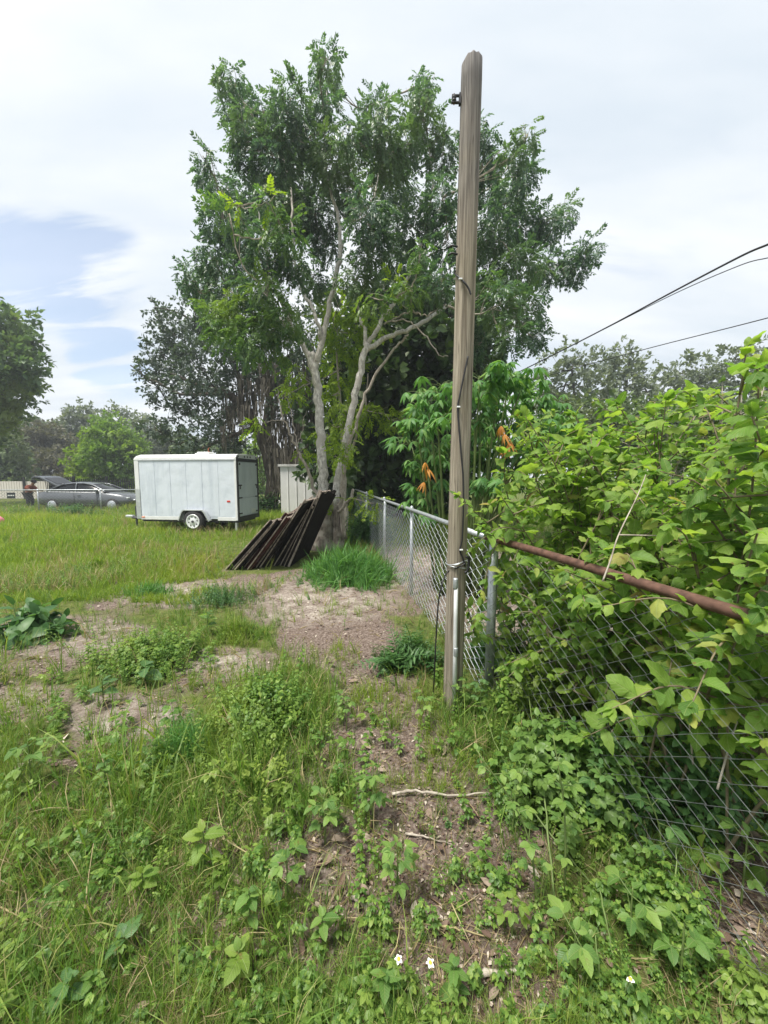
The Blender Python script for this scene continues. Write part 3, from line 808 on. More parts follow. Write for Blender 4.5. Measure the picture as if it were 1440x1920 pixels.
# ---------------------------------------------------------------- wooden pole with its fittings
PY = gp(848, 1330)[1]
p0, p1 = at(848, 1335, PY), at(885, 116, PY)
pole = empty('utility_pole', (p0[0], p0[1], 0), 'tall weathered wooden utility pole with black cable and steel conduit beside the fence', 'pole')
def ploc(p): return tuple(np.array(p) - np.array([p0[0], p0[1], 0]))
def pole_material():
    m, t, b, o = material('pole_wood')
    tcx = t.nodes.new('ShaderNodeTexCoord'); mp_ = t.nodes.new('ShaderNodeMapping'); mp_.inputs['Scale'].default_value = (1, 1, .03)
    t.links.new(tcx.outputs['Object'], mp_.inputs[0])
    n = t.nodes.new('ShaderNodeTexNoise'); n.inputs['Scale'].default_value = 55; n.inputs['Detail'].default_value = 8; n.inputs['Roughness'].default_value = .7; n.inputs['Distortion'].default_value = .4
    t.links.new(mp_.outputs[0], n.inputs['Vector'])
    r = t.nodes.new('ShaderNodeValToRGB'); e = r.color_ramp.elements
    e[0].position = .30; e[0].color = (.085, .07, .053, 1); e[1].position = .68; e[1].color = (.42, .375, .305, 1)
    x = e.new(.48); x.color = (.235, .205, .16, 1)
    t.links.new(n.outputs['Fac'], r.inputs['Fac'])
    r2 = t.nodes.new('ShaderNodeValToRGB'); e = r2.color_ramp.elements
    e[0].position = .30; e[0].color = (.06, .06, .066, 1); e[1].position = .70; e[1].color = (.20, .195, .20, 1)
    t.links.new(n.outputs['Fac'], r2.inputs['Fac'])
    sp = t.nodes.new('ShaderNodeSeparateXYZ'); t.links.new(tcx.outputs['Object'], sp.inputs[0])
    n2 = t.nodes.new('ShaderNodeTexNoise'); n2.inputs['Scale'].default_value = 2.5; n2.inputs['Detail'].default_value = 5
    t.links.new(tcx.outputs['Object'], n2.inputs['Vector'])
    ad = t.nodes.new('ShaderNodeMath'); ad.operation = 'MULTIPLY_ADD'; ad.inputs[1].default_value = 1.6; t.links.new(n2.outputs['Fac'], ad.inputs[0]); t.links.new(sp.outputs['Z'], ad.inputs[2])
    mr = t.nodes.new('ShaderNodeMapRange'); mr.inputs['From Min'].default_value = 3.6; mr.inputs['From Max'].default_value = 5.2
    t.links.new(ad.outputs[0], mr.inputs['Value'])
    mx = t.nodes.new('ShaderNodeMix'); mx.data_type = 'RGBA'; t.links.new(mr.outputs[0], mx.inputs['Factor']); t.links.new(r.outputs[0], mx.inputs['A']); t.links.new(r2.outputs[0], mx.inputs['B'])
    # green algae bloom on parts of the lower shaft
    n4 = t.nodes.new('ShaderNodeTexNoise'); n4.inputs['Scale'].default_value = 1.7; n4.inputs['Detail'].default_value = 6
    t.links.new(tcx.outputs['Object'], n4.inputs['Vector'])
    mg = t.nodes.new('ShaderNodeMapRange'); mg.inputs['From Min'].default_value = .5; mg.inputs['From Max'].default_value = .75; mg.inputs['To Max'].default_value = .35
    t.links.new(n4.outputs['Fac'], mg.inputs['Value'])
    m3 = t.nodes.new('ShaderNodeMix'); m3.data_type = 'RGBA'; t.links.new(mg.outputs[0], m3.inputs['Factor']); t.links.new(mx.outputs['Result'], m3.inputs['A']); m3.inputs['B'].default_value = (.18, .17, .08, 1)
    mpc = t.nodes.new('ShaderNodeMapping'); mpc.inputs['Scale'].default_value = (1, 1, .022); t.links.new(tcx.outputs['Object'], mpc.inputs[0])
    nc = t.nodes.new('ShaderNodeTexNoise'); nc.inputs['Scale'].default_value = 26; nc.inputs['Detail'].default_value = 3; t.links.new(mpc.outputs[0], nc.inputs['Vector'])
    rc = t.nodes.new('ShaderNodeValToRGB'); e = rc.color_ramp.elements
    e[0].position = .485; e[0].color = (0, 0, 0, 1); e[1].position = .515; e[1].color = (0, 0, 0, 1); q_ = e.new(.5); q_.color = (1, 1, 1, 1)
    t.links.new(nc.outputs['Fac'], rc.inputs['Fac'])
    vk = t.nodes.new('ShaderNodeTexVoronoi'); vk.inputs['Scale'].default_value = 3.2; mpk = t.nodes.new('ShaderNodeMapping'); mpk.inputs['Scale'].default_value = (1, 1, .55); t.links.new(tcx.outputs['Object'], mpk.inputs[0]); t.links.new(mpk.outputs[0], vk.inputs['Vector'])
    mk = t.nodes.new('ShaderNodeMapRange'); mk.inputs['From Min'].default_value = .03; mk.inputs['From Max'].default_value = .085; mk.inputs['To Min'].default_value = .7; mk.inputs['To Max'].default_value = 0; t.links.new(vk.outputs['Distance'], mk.inputs['Value'])
    mxk = t.nodes.new('ShaderNodeMath'); mxk.operation = 'MAXIMUM'; t.links.new(rc.outputs[0], mxk.inputs[0]); t.links.new(mk.outputs[0], mxk.inputs[1])
    mlt = t.nodes.new('ShaderNodeMath'); mlt.operation = 'MULTIPLY'; mlt.inputs[1].default_value = .75; t.links.new(mxk.outputs[0], mlt.inputs[0])
    m4 = t.nodes.new('ShaderNodeMix'); m4.data_type = 'RGBA'; t.links.new(mlt.outputs[0], m4.inputs['Factor']); t.links.new(m3.outputs['Result'], m4.inputs['A']); m4.inputs['B'].default_value = (.035, .028, .022, 1)
    t.links.new(m4.outputs['Result'], b.inputs['Base Color']); b.inputs['Roughness'].default_value = .9; b.inputs['Specular IOR Level'].default_value = .15
    bp = t.nodes.new('ShaderNodeBump'); bp.inputs['Strength'].default_value = .8; bp.inputs['Distance'].default_value = .006
    t.links.new(n.outputs['Fac'], bp.inputs['Height']); t.links.new(bp.outputs[0], b.inputs['Normal'])
    return m
# shaft: a rounded square section with checks (long cracks) cut in, chamfered head
NS = 40
zs = np.concatenate([[-.06], np.linspace(.05, 1, 36) ** 1.0 * p1[2]])
pv, pf = [], []
def section(th):
    q = (abs(math.cos(th)) ** 3.2 + abs(math.sin(th)) ** 3.2) ** (-1 / 3.2)
    return q
for i, z in enumerate(zs):
    f = z / p1[2]
    c = p0 * (1 - f) + p1 * f
    rr = .0575 * (1 - .04 * f)
    top = i == len(zs) - 1
    for k in range(NS):
        th = 2 * math.pi * k / NS + .30
        r_ = rr * section(th - .30) * (1 + .018 * math.sin(3 * th + z) + .008 * math.sin(11 * th + 2.3 * z))
        if k in (27, 33) and .25 < f < .97: r_ *= .90 + .04 * math.sin(7 * z)
        zz = z
        if top:
            zz = z - .010 * (abs(math.cos(th * 1.0 + .4)) ** 2) - .008 * math.sin(2 * th)
            r_ *= .98
        pv.append((c[0] - p0[0] + r_ * math.cos(th), c[1] - p0[1] + r_ * math.sin(th), zz))
nzs = len(zs)
pv.append((p1[0] - p0[0] - .006, p1[1] - p0[1], p1[2] + .022)); tip = len(pv) - 1
# chamfer ring
base_top = (nzs - 1) * NS
ring = []
for k in range(NS):
    x, y, z = pv[base_top + k]
    cx_, cy_ = p1[0] - p0[0], p1[1] - p0[1]
    ring.append(len(pv)); pv.append((cx_ + (x - cx_) * .76, cy_ + (y - cy_) * .76, z + .020 + .005 * math.sin(5 * k)))
qf = []
for i in range(nzs - 1):
    for k in range(NS):
        k2 = (k + 1) % NS
        qf.append((i * NS + k, i * NS + k2, (i + 1) * NS + k2, (i + 1) * NS + k))
for k in range(NS):
    k2 = (k + 1) % NS
    qf.append((base_top + k, base_top + k2, ring[k2], ring[k]))
tf = [(ring[k], ring[(k + 1) % NS], tip) for k in range(NS)]
obj('shaft', np_mesh('shaft', np.array(pv), [np.array(qf), np.array(tf)], True), pole_material(), pole)
PRW = .0595
def onpole(px, py, off=.0):
    """point on the camera side of the shaft"""
    z = at(px, py, PY)[2]
    f = z / p1[2]; c = p0 * (1 - f) + p1 * f
    x = at(px, py, PY - PRW)[0]
    x = np.clip(x, c[0] - PRW - off, c[0] + PRW + off)
    dxn = abs(x - c[0]) / PRW
    y = c[1] - PRW * max(0, 1 - min(1, dxn) ** 3.2) ** (1 / 3.2) - off - .004
    return np.array([x, y, at(px, py, y)[2]])
def cable(pts, r, name, mat, parent, n=8):
    MB().tube(curve(pts, 8), r, n).build(name, mat, parent, True)
cable([ploc(onpole(*p, .006)) for p in ((843, 507), (856, 514), (868, 527), (878, 541), (882, 552))], .0055, 'cable', M['black'], pole)
cable([ploc(onpole(*p, .006)) for p in ((877, 668), (870, 700), (862, 740), (858, 764), (860, 800), (864, 850), (868, 900), (868, 960), (866, 1010), (862, 1032), (868, 1048), (872, 1062))], .0055, 'cable', M['black'], pole)
q1 = [ploc(onpole(872, 1056, .02)), ploc(onpole(858, 1064, .012)), ploc(onpole(842, 1072, .012)), ploc(at(829, 1095, PY - .1)), ploc(at(822, 1130, PY - .1)), ploc(at(818, 1190, PY - .09)), ploc(at(815, 1250, PY - .07)), ploc(gp(812, 1312))]
cable(q1, .0052, 'cable', M['black'], pole)
for px, py in ((863, 523), (859, 763), (864, 1031)):
    c = onpole(px, py, .012)
    b = MB(); b.box((-.011, -.006, -.005), (.011, .006, .005), Matrix.Translation(Vector(ploc(c))), .002); b.build('cable_staple', M['rim'], pole)
# loops of wire round the shaft
for zc, sl in ((at(850, 1052, PY)[2], .02), (at(850, 1060, PY)[2], -.012)):
    f = zc / p1[2]; c = p0 * (1 - f) + p1 * f - np.array([p0[0], p0[1], 0])
    b = MB(); b.tube([(c[0] + PRW * 1.12 * section(a - .3) * math.cos(a), c[1] + PRW * 1.12 * section(a - .3) * math.sin(a), zc + sl * math.cos(a)) for a in np.linspace(0, 6.2, 40)], .0035, 5); b.build('wire_wrap', M['galv'], pole, True)
c = np.array(ploc(onpole(858, 1058, .012)))
b = MB(); b.tube([c + (-.02, 0, -.01), c + (0, -.01, .004), c + (.02, 0, .01)], .006, 6); b.build('wire_clamp', M['alu'], pole, True)
c = np.array(ploc(onpole(872, 1052, .03)))
b = MB(); b.tube(curve([c + (0, 0, .03), c + (.02, .01, .01), c + (.015, .01, -.06), c + (-.005, .01, -.08)], 6), .009, 6); b.build('cable_coil', M['black'], pole, True)
# steel conduit on the front
ct = [ploc(onpole(854, 1092, .018)), ploc(onpole(853, 1160, .018)), ploc(onpole(852, 1230, .018)), ploc(onpole(850, 1326, .018))]
ce = MB().tube(ct, .0135, 12).build('conduit', plain('conduit_steel', (.66, .68, .70), .4, .25, .1, 14), pole, True)
for py, h in ((1094, .035), (1222, .03)):
    c = ploc(onpole(853, py, .018)); MB().lathe([(.0145, -h), (.0165, -h * .8), (.0165, h * .8), (.0145, h)], 12, Matrix.Translation(Vector(c))).build('coupling', M['galv'], ce, True)
# clevis with spool insulator near the head
c = np.array(ploc(at(866, 186, PY))); K_ = .66
cl = MB()
for lo, hi in (((-.115, -.012, .024), (-.04, .012, .033)), ((-.12, -.012, -.033), (-.04, .012, -.024)), ((-.05, -.02, -.045), (-.036, .02, .042))):
    cl.box(c + np.array(lo) * K_ + np.array([.016, 0, 0]), c + np.array(hi) * K_ + np.array([.016, 0, 0]))
clv = cl.build('clevis_bracket', M['dark_trim'], pole)
xs_ = c[0] + .016 - .095 * K_
MB().lathe([(r_ * K_, z_ * K_) for r_, z_ in ((.009, -.022), (.022, -.018), (.022, -.010), (.010, 0), (.022, .010), (.022, .018), (.009, .022))], 14, Matrix.Translation((xs_, c[1], c[2]))).build('spool_insulator', M['dark_trim'], clv, True)
MB().tube([(xs_, c[1], c[2] - .030), (xs_, c[1], c[2] + .030)], .004, 6).build('pin', M['rust'], clv)
for py in (470, 484):
    c = np.array(ploc(at(846, py, PY))); MB().tube([c + (-.025, -.03, .0), c + (0, -.045, .006), c + (.03, -.05, -.006)], .006, 6).build('cable_clamp', M['black'], pole, True)

# ---------------------------------------------------------------- overhead wires at right
def wire(name, pts, r, label, twist=None):
    c = curve(pts, 14)
    o = MB().tube(c, r, 6).build(name, M['black'], None, True); tag(o, label, 'wire'); return o
wa = [at(880, 742, 16), at(1000, 684, 13), at(1130, 618, 10.5), at(1260, 548, 8.4), at(1390, 480, 6.8), at(1480, 438, 5.9), at(1900, 180, 3.2)]
wire('overhead_cable', wa, .017, 'thick twisted overhead cable rising to the right above the bush')
wire('overhead_cable', [p + np.array([0, 0, -.01 - .09 * max(0, i - 2.5)]) for i, p in enumerate(wa)], .008, 'thin wire hanging just below the thick twisted overhead cable')
wire('overhead_cable', [at(860, 760, 17), at(1000, 713, 14), at(1190, 660, 10.5), at(1440, 596, 7.5), at(1900, 470, 4)], .010, 'lower single overhead wire crossing in front of the far trees at right')

# ================================================================ TREES
def limb(mbd, pts, rad, n=8, jit=.012, seg=6):
    c = curve(pts, seg, jit); mbd.tube(c, rad, n); return c
def nearest(P, q):
    d = np.linalg.norm(P - q, axis=1); i = int(np.argmin(d)); return P[i], d[i]
def leafcloud(clumps, per, shrink=1.0, squash=1.0):
    """positions and outward directions of leaf sprays in ball-like clumps"""
    Ps, Ds, Cs = [], [], []
    for k, (c, r, w) in enumerate(clumps):
        n = max(4, int(per * w * r * r))
        r = r * shrink
        v = norm(rng.normal(0, 1, (n, 3))); rad = r * rng.uniform(.12, 1, n) ** .5 * (1 + .25 * (vnoise(v[:, 0] * 3 + k, v[:, 1] * 3 + v[:, 2] * 2, 1, k) - .5))
        Ps.append(c + v * rad[:, None] * np.array([1, 1, squash])); Ds.append(v); Cs.append(np.full(n, k))
    return np.vstack(Ps), np.vstack(Ds), np.concatenate(Cs)
def crown(tree, nodes, clumps, tmpls, per, size, mat, bark, droop=.35, twr=.016, nsub=5, name='crown', twigs=True, rnd=.9, reach=1e9, shrink=1.0):
    P, D, K = leafcloud(clumps, per, shrink)
    N = len(P)
    d = .7 * D + rnd * norm(rng.normal(0, 1, (N, 3))) + np.array([0, 0, -droop])
    Mx = frames(d, norm(rng.normal(0, .45, (N, 3)) + np.array([0, 0, 1.0])))
    o = scatter_obj(name, tmpls, Mx, P, size * rng.uniform(.7, 1.25, N), mat, tree)
    if twigs:
        b = MB(); alln = np.array(nodes)
        order = np.argsort([np.linalg.norm(alln - c, axis=1).min() for c, r, w in clumps])
        for k in order:
            c, r, w = clumps[k]
            a, dist = nearest(alln, c)
            if dist > reach: continue
            midp = a * .5 + c * .5 + np.array([0, 0, -.12 * dist]) + rng.normal(0, .08 * dist, 3)
            cv = curve([a, midp, c], 5, .01); b.tube(cv, np.linspace(twr * (1 + .35 * min(dist, 3)), twr * .55, len(cv)), 5)
            alln = np.vstack([alln, cv])
            for _ in range(nsub):
                v = norm(rng.normal(0, 1, 3) + np.array([0, 0, .35])) * r * rng.uniform(.6, 1.0)
                s = cv[rng.integers(len(cv) // 2, len(cv))]
                b.tube(curve([s, (s + c + v) / 2 + rng.normal(0, .07 * r, 3), c + v], 3), [twr * .55, twr * .3, twr * .15], 4)
        b.build('twig', bark, tree, True)['kind'] = 'stuff'
    return o
def px_clumps(lst, Y, ysp, weight=1.0):
    out = []
    for t in lst:
        x, y, r = t[:3]
        Yk = Y + (t[3] if len(t) > 3 else rng.uniform(-ysp, ysp))
        out.append((at(x, y, Yk), r * Yk / FPX, weight))
    return out

PIN = [t_pinnate(5, s) for s in range(4)]
CLU = [t_cluster(10, s) for s in range(4)]
CLUF = [t_cluster(9, s, .3, .55) for s in range(4)]
# ---- the big tree the panels lean on
TY = 8.4
def T(px, py, dy=0.0): return at(px, py, TY + dy)
tree = empty('tree', (T(610, 1030)[0], TY, 0), 'tall multi-stemmed tree with pale bark and feathery dark leaves beside the leaning panels', 'tree')
loc0 = np.array(tree.location)
def rel(cl): return [(c - loc0, r, w) for c, r, w in cl]
nodes = []
b = MB()
g0 = T(604, 1034); g0[2] = -.05
lowA = limb(b, [g0 - loc0, T(606, 1000) - loc0, T(609, 950) - loc0], [.27, .215, .19], 14, .006)
g1_ = T(632, 1030, .05); g1_[2] = -.05
limb(b, [g1_ - loc0, T(634, 985, .05) - loc0, T(632, 940, .05) - loc0], [.17, .15, .13], 10, .006)
b.build('trunk', M['bark_low'], tree, True)
b = MB()
def LB(pts, rad, n=8, j=.015):
    c = limb(b, [T(*p) - loc0 for p in pts], [q * .72 for q in rad], n, j); nodes.extend(list(c)); return c
LB([(609, 955), (606, 900), (602, 830), (598, 760), (592, 700), (582, 662)], [.175, .15, .135, .125, .12, .115], 12)
LB([(592, 700), (572, 655), (548, 622), (522, 598), (500, 584), (460, 566, .5), (420, 540, .8)], [.105, .085, .075, .065, .05, .035, .02])
LB([(560, 640), (540, 600, -.2), (526, 562, -.3), (505, 520, -.3), (498, 450, -.4), (480, 380, -.3)], [.06, .055, .05, .035, .028, .015])
LB([(588, 690), (604, 640), (618, 575), (632, 505), (640, 465), (632, 400), (612, 330), (608, 240), (612, 170)], [.10, .085, .075, .07, .06, .045, .035, .022, .012])
LB([(640, 465), (662, 415, .2), (700, 370, .4), (712, 290, .5), (708, 220, .5)], [.05, .04, .033, .024, .012])
LB([(604, 640), (590, 590, -.1), (560, 520, .2), (548, 440, .4), (545, 350, .6), (520, 280, .7), (450, 190, .6)], [.06, .05, .045, .038, .03, .024, .012])
LB([(628, 945), (636, 890), (650, 820), (666, 740), (680, 675), (690, 645)], [.125, .115, .105, .1, .095, .09], 10)
LB([(688, 650), (682, 612), (672, 575), (690, 510), (690, 450)], [.065, .05, .04, .03, .02])
LB([(688, 655), (730, 632), (770, 616), (815, 590, .3), (860, 560, .6), (920, 540, 1), (1000, 510, 1.4), (1080, 490, 1.6)], [.08, .07, .065, .055, .048, .04, .03, .015])
LB([(690, 645), (716, 600), (742, 562), (772, 505), (800, 430, .3), (810, 330, .4), (795, 220, .5)], [.07, .06, .055, .045, .036, .026, .012])
LB([(800, 430, .3), (880, 380, .7), (930, 340, .8), (975, 280, .9)], [.04, .03, .022, .012])
LB([(860, 560, .6), (930, 600, .9), (985, 620, 1.1)], [.03, .024, .012])
LB([(815, 590, .3), (900, 450, 1), (1000, 420, 1.3), (1055, 400, 1.5)], [.035, .03, .02, .012])
b.build('branch', M['bark'], tree, True)
b = MB()
LB([(645, 1010, -.1), (640, 930, -.15), (652, 850, -.2), (672, 780, -.25), (694, 720, -.3), (735, 660, -.4), (760, 636, -.5), (766, 626, -.6)], [.085, .062, .052, .046, .04, .034, .028, .012], 8)
LB([(735, 600, -.4), (770, 585, -.7), (800, 590, -.9), (835, 573, -1)], [.022, .02, .018, .008], 6)
LB([(720, 608, -.4), (762, 600, -.8), (800, 632, -1), (822, 664, -1.1), (840, 668, -1.2)], [.022, .02, .017, .013, .006], 6)
LB([(604, 948, -.15), (575, 880, -.3), (556, 840, -.4), (538, 800, -.5), (525, 762, -.5), (520, 730, -.5)], [.06, .045, .035, .026, .018, .008], 6)
LB([(556, 840, -.4), (552, 800, -.3), (545, 770, -.3), (535, 735, -.3)], [.02, .016, .012, .005], 5)
LB([(556, 840, -.4), (565, 810, -.5), (575, 770, -.5)], [.016, .012, .005], 5)
LB([(634, 960, -.2), (655, 935, -.4), (662, 918, -.5)], [.05, .045, .04], 8)
b.build('branch', M['twig'], tree, True)
CR = [(432, 150, 30), (440, 195, 36), (455, 240, 34), (470, 285, 44), (505, 215, 36), (545, 185, 34), (540, 245, 50), (515, 300, 52), (612, 108, 24), (612, 150, 32), (606, 195, 30), (590, 250, 44), (620, 300, 52),
      (660, 255, 36), (705, 195, 26), (706, 235, 42), (720, 290, 48), (794, 158, 24), (785, 195, 34), (800, 240, 40), (765, 270, 38), (830, 290, 42), (903, 250, 28), (905, 300, 40), (988, 252, 22), (966, 290, 32), (980, 330, 34),
      (955, 380, 46), (915, 350, 38), (1062, 395, 24), (1035, 420, 32), (990, 420, 46), (1102, 470, 28), (1080, 502, 30), (1030, 500, 42), (975, 500, 52), (920, 430, 50), (905, 500, 52), (985, 580, 46), (940, 570, 46), (1005, 630, 28), (960, 625, 34), (900, 600, 38), (890, 650, 26),
      (380, 292, 18), (385, 325, 24), (410, 360, 30), (410, 415, 40), (455, 370, 44), (505, 390, 52), (455, 440, 46), (395, 480, 38), (440, 500, 44), (355, 520, 28), (375, 545, 36), (425, 555, 42),
      (500, 470, 50), (555, 400, 50), (560, 330, 50), (600, 400, 50), (650, 350, 50), (690, 400, 50), (740, 350, 50), (770, 420, 52), (830, 370, 46), (840, 450, 48), (700, 470, 46), (760, 490, 46), (550, 490, 44), (610, 460, 36), (825, 530, 40), (880, 560, 36), (660, 520, 34), (720, 545, 34), (480, 545, 40), (590, 530, 30)]
crown(tree, nodes, rel(px_clumps(CR, TY + .3, 1.5)), PIN, 600, .215, M['leaf_main'], M['twig'], .4, .016, 8, shrink=.78)
CL = [(430, 610, 44, -.6), (475, 630, 42, -.8), (515, 600, 36, -.8), (405, 590, 34, -.3), (460, 580, 40, -.5), (510, 650, 34, -.4), (550, 600, 28, -1.2), (500, 540, 34, -1.3), (770, 540, 26, -1.4), (700, 560, 22, -1.4), (530, 430, 34, -1.6), (505, 380, 24, -1.8), (430, 400, 26, -1.6), (790, 470, 20, -1.6), (915, 540, 34, -.6)]
o = crown(tree, nodes, rel(px_clumps(CL, TY, 0)), PIN, 480, .23, leafmat('lower_leaf', [(0, (.055, .125, .05)), (1, (.13, .225, .06))], .42, .45, (.16, .24, .045), .9), M['twig'], .5, .012, 4, 'lower_foliage')
tag(o, 'lighter green lower foliage')
CY = [(648, 835, 20, -.6), (640, 862, 16, -.6), (655, 800, 12, -.5), (500, 378, 14, -1.9), (445, 390, 12, -1.9), (740, 530, 18, -1.3), (700, 945, 18, -.7), (672, 935, 14, -.6), (622, 940, 10, -.35), (566, 850, 14, -.2), (480, 795, 18, -.6)]
crown(tree, nodes, rel(px_clumps(CY, TY, 0)), PIN, 420, .22, M['leaf_young'], M['twig'], .4, .008, 3, 'young_shoots')
print('tree done')

def simple_tree(name, label, base, Y, stems, clumps, tm, per, size, mat, bark, ysp, droop=.3, twr=.02, nsub=4, group=None, z0=0.0, cat='tree', rnd=.9, weight=1.0):
    g = at(base, 900, Y); root = empty(name, (g[0], Y, z0), label, cat, group)
    l0 = np.array(root.location); nd = []; b = MB()
    for pts, rad in stems:
        P = [at(p[0], p[1], Y + (p[2] if len(p) > 2 else 0)) - l0 for p in pts]
        if pts[0][1] is None: pass
        c = limb(b, P, rad, 8, .02); nd.extend(list(c))
    b.build('trunk', bark, root, True)
    cl = [(c - l0, r, w) for c, r, w in px_clumps(clumps, Y, ysp, weight)]
    crown(root, nd, cl, tm, per, size, mat, bark, droop, twr, nsub, rnd=rnd)
    return root, nd, l0
# ---- yellow-green sapling behind the pale trunk
simple_tree('sapling', 'yellow-green young tree growing between and behind the pale stems', 640, 10.6,
            [([(650, 1005), (645, 900), (640, 780), (630, 650)], [.07, .055, .045, .02]), ([(645, 880), (680, 780), (690, 700)], [.04, .03, .012])],
            [(625, 610, 36), (650, 640, 38), (640, 690, 36), (625, 740, 30), (650, 770, 28), (615, 800, 24), (690, 600, 28), (690, 770, 24), (640, 560, 28), (560, 700, 24), (540, 740, 22), (610, 850, 20), (720, 775, 24), (760, 785, 20)],
            PIN, 190, .34, M['leaf_young'], M['twig'], .5, .45, .014)
# ---- live oak with hanging moss
oak, ond, ol0 = simple_tree('oak_tree', 'dark oak with fine twigs and hanging grey moss behind the trailer', 512, 17.0,
    [([(505, 962), (512, 900), (500, 850), (480, 800), (455, 760), (420, 735), (370, 720), (320, 700)], [.34, .30, .27, .24, .2, .14, .09, .04]), ([(540, 962), (535, 900), (520, 850), (500, 810), (505, 750), (520, 690), (500, 620)], [.30, .27, .24, .2, .16, .1, .05]),
     ([(520, 850), (560, 860), (590, 820), (600, 740), (590, 660)], [.22, .2, .18, .12, .06]), ([(480, 800), (430, 820), (380, 840), (330, 850)], [.12, .09, .06, .03]), ([(455, 760), (440, 690), (400, 630), (340, 590), (290, 575)], [.13, .1, .07, .04, .015]), ([(420, 735), (350, 740), (290, 715), (245, 685)], [.09, .06, .035, .012])],
    [(300, 590, 18), (320, 620, 34), (280, 690, 22), (300, 660, 30), (330, 680, 40), (300, 730, 28), (350, 640, 46), (350, 730, 44), (330, 780, 34), (380, 690, 50), (390, 760, 48), (370, 820, 38), (420, 800, 40), (430, 720, 46), (440, 660, 50), (410, 610, 46), (470, 620, 50), (470, 700, 40), (330, 830, 24), (450, 840, 34), (540, 640, 50), (580, 620, 50), (560, 700, 40), (370, 580, 34), (265, 700, 14), (290, 800, 22), (520, 760, 24), (580, 760, 30)],
    CLU, 95, .34, M['leaf_oak'], M['bark_dark'], 2.0, .15, .022, 8, rnd=.8)
# moss strands on the oak limbs
def t_moss(seed):
    r = np.random.default_rng(seed); parts = []
    for k in range(6):
        x, y = r.normal(0, .06, 2); ln = r.uniform(.5, 1); pts = [np.array([x + r.normal(0, .03) * q, y + r.normal(0, .03) * q, -ln * q]) for q in np.linspace(0, 1, 5)]
        for i in range(4): parts.append(t_strip(pts[i], pts[i + 1], .028 * (1 - .2 * i)))
    return t_join(parts)
MS = [t_moss(s) for s in range(5)]
mp_ = []
for px, py, n, rx, ry in ((500, 720, 60, 50, 60), (560, 770, 120, 40, 80), (540, 850, 70, 45, 40), (590, 840, 60, 25, 60), (450, 750, 30, 40, 40), (520, 680, 40, 60, 30)):
    for _ in range(n): mp_.append(at(px + rng.normal(0, rx * .6), py + rng.normal(0, ry * .5), 17 + rng.uniform(-1.6, 1.4)) - ol0)
mp_ = np.array(mp_)
o = scatter_obj('hanging_moss', MS, zrot(len(mp_), .05), mp_, rng.uniform(.7, 1.7, len(mp_)), M['moss'], oak)
# ---- dark evergreen mass behind the fence
simple_tree('evergreen_tree', 'very dark dense evergreen tree behind the chain-link fence and pole', 745, 13.5,
    [([(745, 985), (748, 900), (750, 800), (760, 680), (765, 600)], [.22, .2, .17, .12, .06]), ([(748, 860), (700, 800), (680, 740)], [.09, .06, .03]), ([(750, 800), (820, 740), (860, 680)], [.1, .07, .03])],
    [(760, 600, 50), (700, 620, 44), (820, 600, 50), (860, 650, 50), (800, 660, 60), (740, 680, 60), (690, 700, 46), (760, 740, 64), (820, 740, 60), (870, 720, 46), (700, 770, 50), (740, 810, 60), (800, 820, 60), (700, 850, 48), (760, 870, 56), (820, 880, 50), (680, 900, 34), (720, 905, 40), (780, 915, 36), (850, 860, 50), (900, 660, 40), (680, 640, 40), (650, 700, 40), (670, 830, 34), (870, 790, 40), (860, 590, 36), (720, 560, 40), (790, 540, 40), (655, 600, 34), (650, 780, 30)],
    CLUF, 78, .62, M['leaf_dark'], M['bark_dark'], 1.6, .4, .03, 3)
simple_tree('evergreen_tree', 'dark undergrowth shrub between the shed and the silver fence behind the pale trunk', 690, 14.8,
    [([(660, 985), (665, 930), (672, 880)], [.06, .05, .03]), ([(700, 985), (700, 930), (690, 890)], [.05, .04, .03])],
    [(640, 890, 40), (690, 880, 44), (640, 940, 30), (680, 930, 34), (730, 935, 34), (620, 830, 36), (600, 780, 34), (590, 880, 20), (780, 930, 30), (830, 920, 34)],
    CLUF, 75, .6, M['leaf_dark'], M['bark_dark'], .8, .3, .02, 3, cat='shrub')
# ---- tree at the left edge
simple_tree('tree', 'leafy tree cut off by the left edge of the picture', -70, 21.0,
    [([(-70, 957), (-66, 880), (-60, 800), (-40, 720), (-10, 660)], [.3, .26, .22, .14, .05]), ([(-60, 800), (0, 740), (50, 690)], [.15, .09, .03]), ([(-60, 800), (-110, 720), (-120, 640)], [.16, .1, .04])],
    [(10, 620, 34), (-30, 600, 50), (30, 640, 30), (55, 672, 20), (40, 690, 28), (10, 680, 46), (45, 720, 20), (20, 740, 40), (-20, 720, 50), (0, 780, 32), (-30, 790, 46), (-80, 620, 60), (-120, 680, 60), (-90, 740, 60), (5, 700, 40), (-60, 660, 60), (30, 600, 22), (58, 645, 12)],
    CLUF, 75, .5, M['leaf_left'], M['bark_dark'], 2.0, .35, .03, 4)
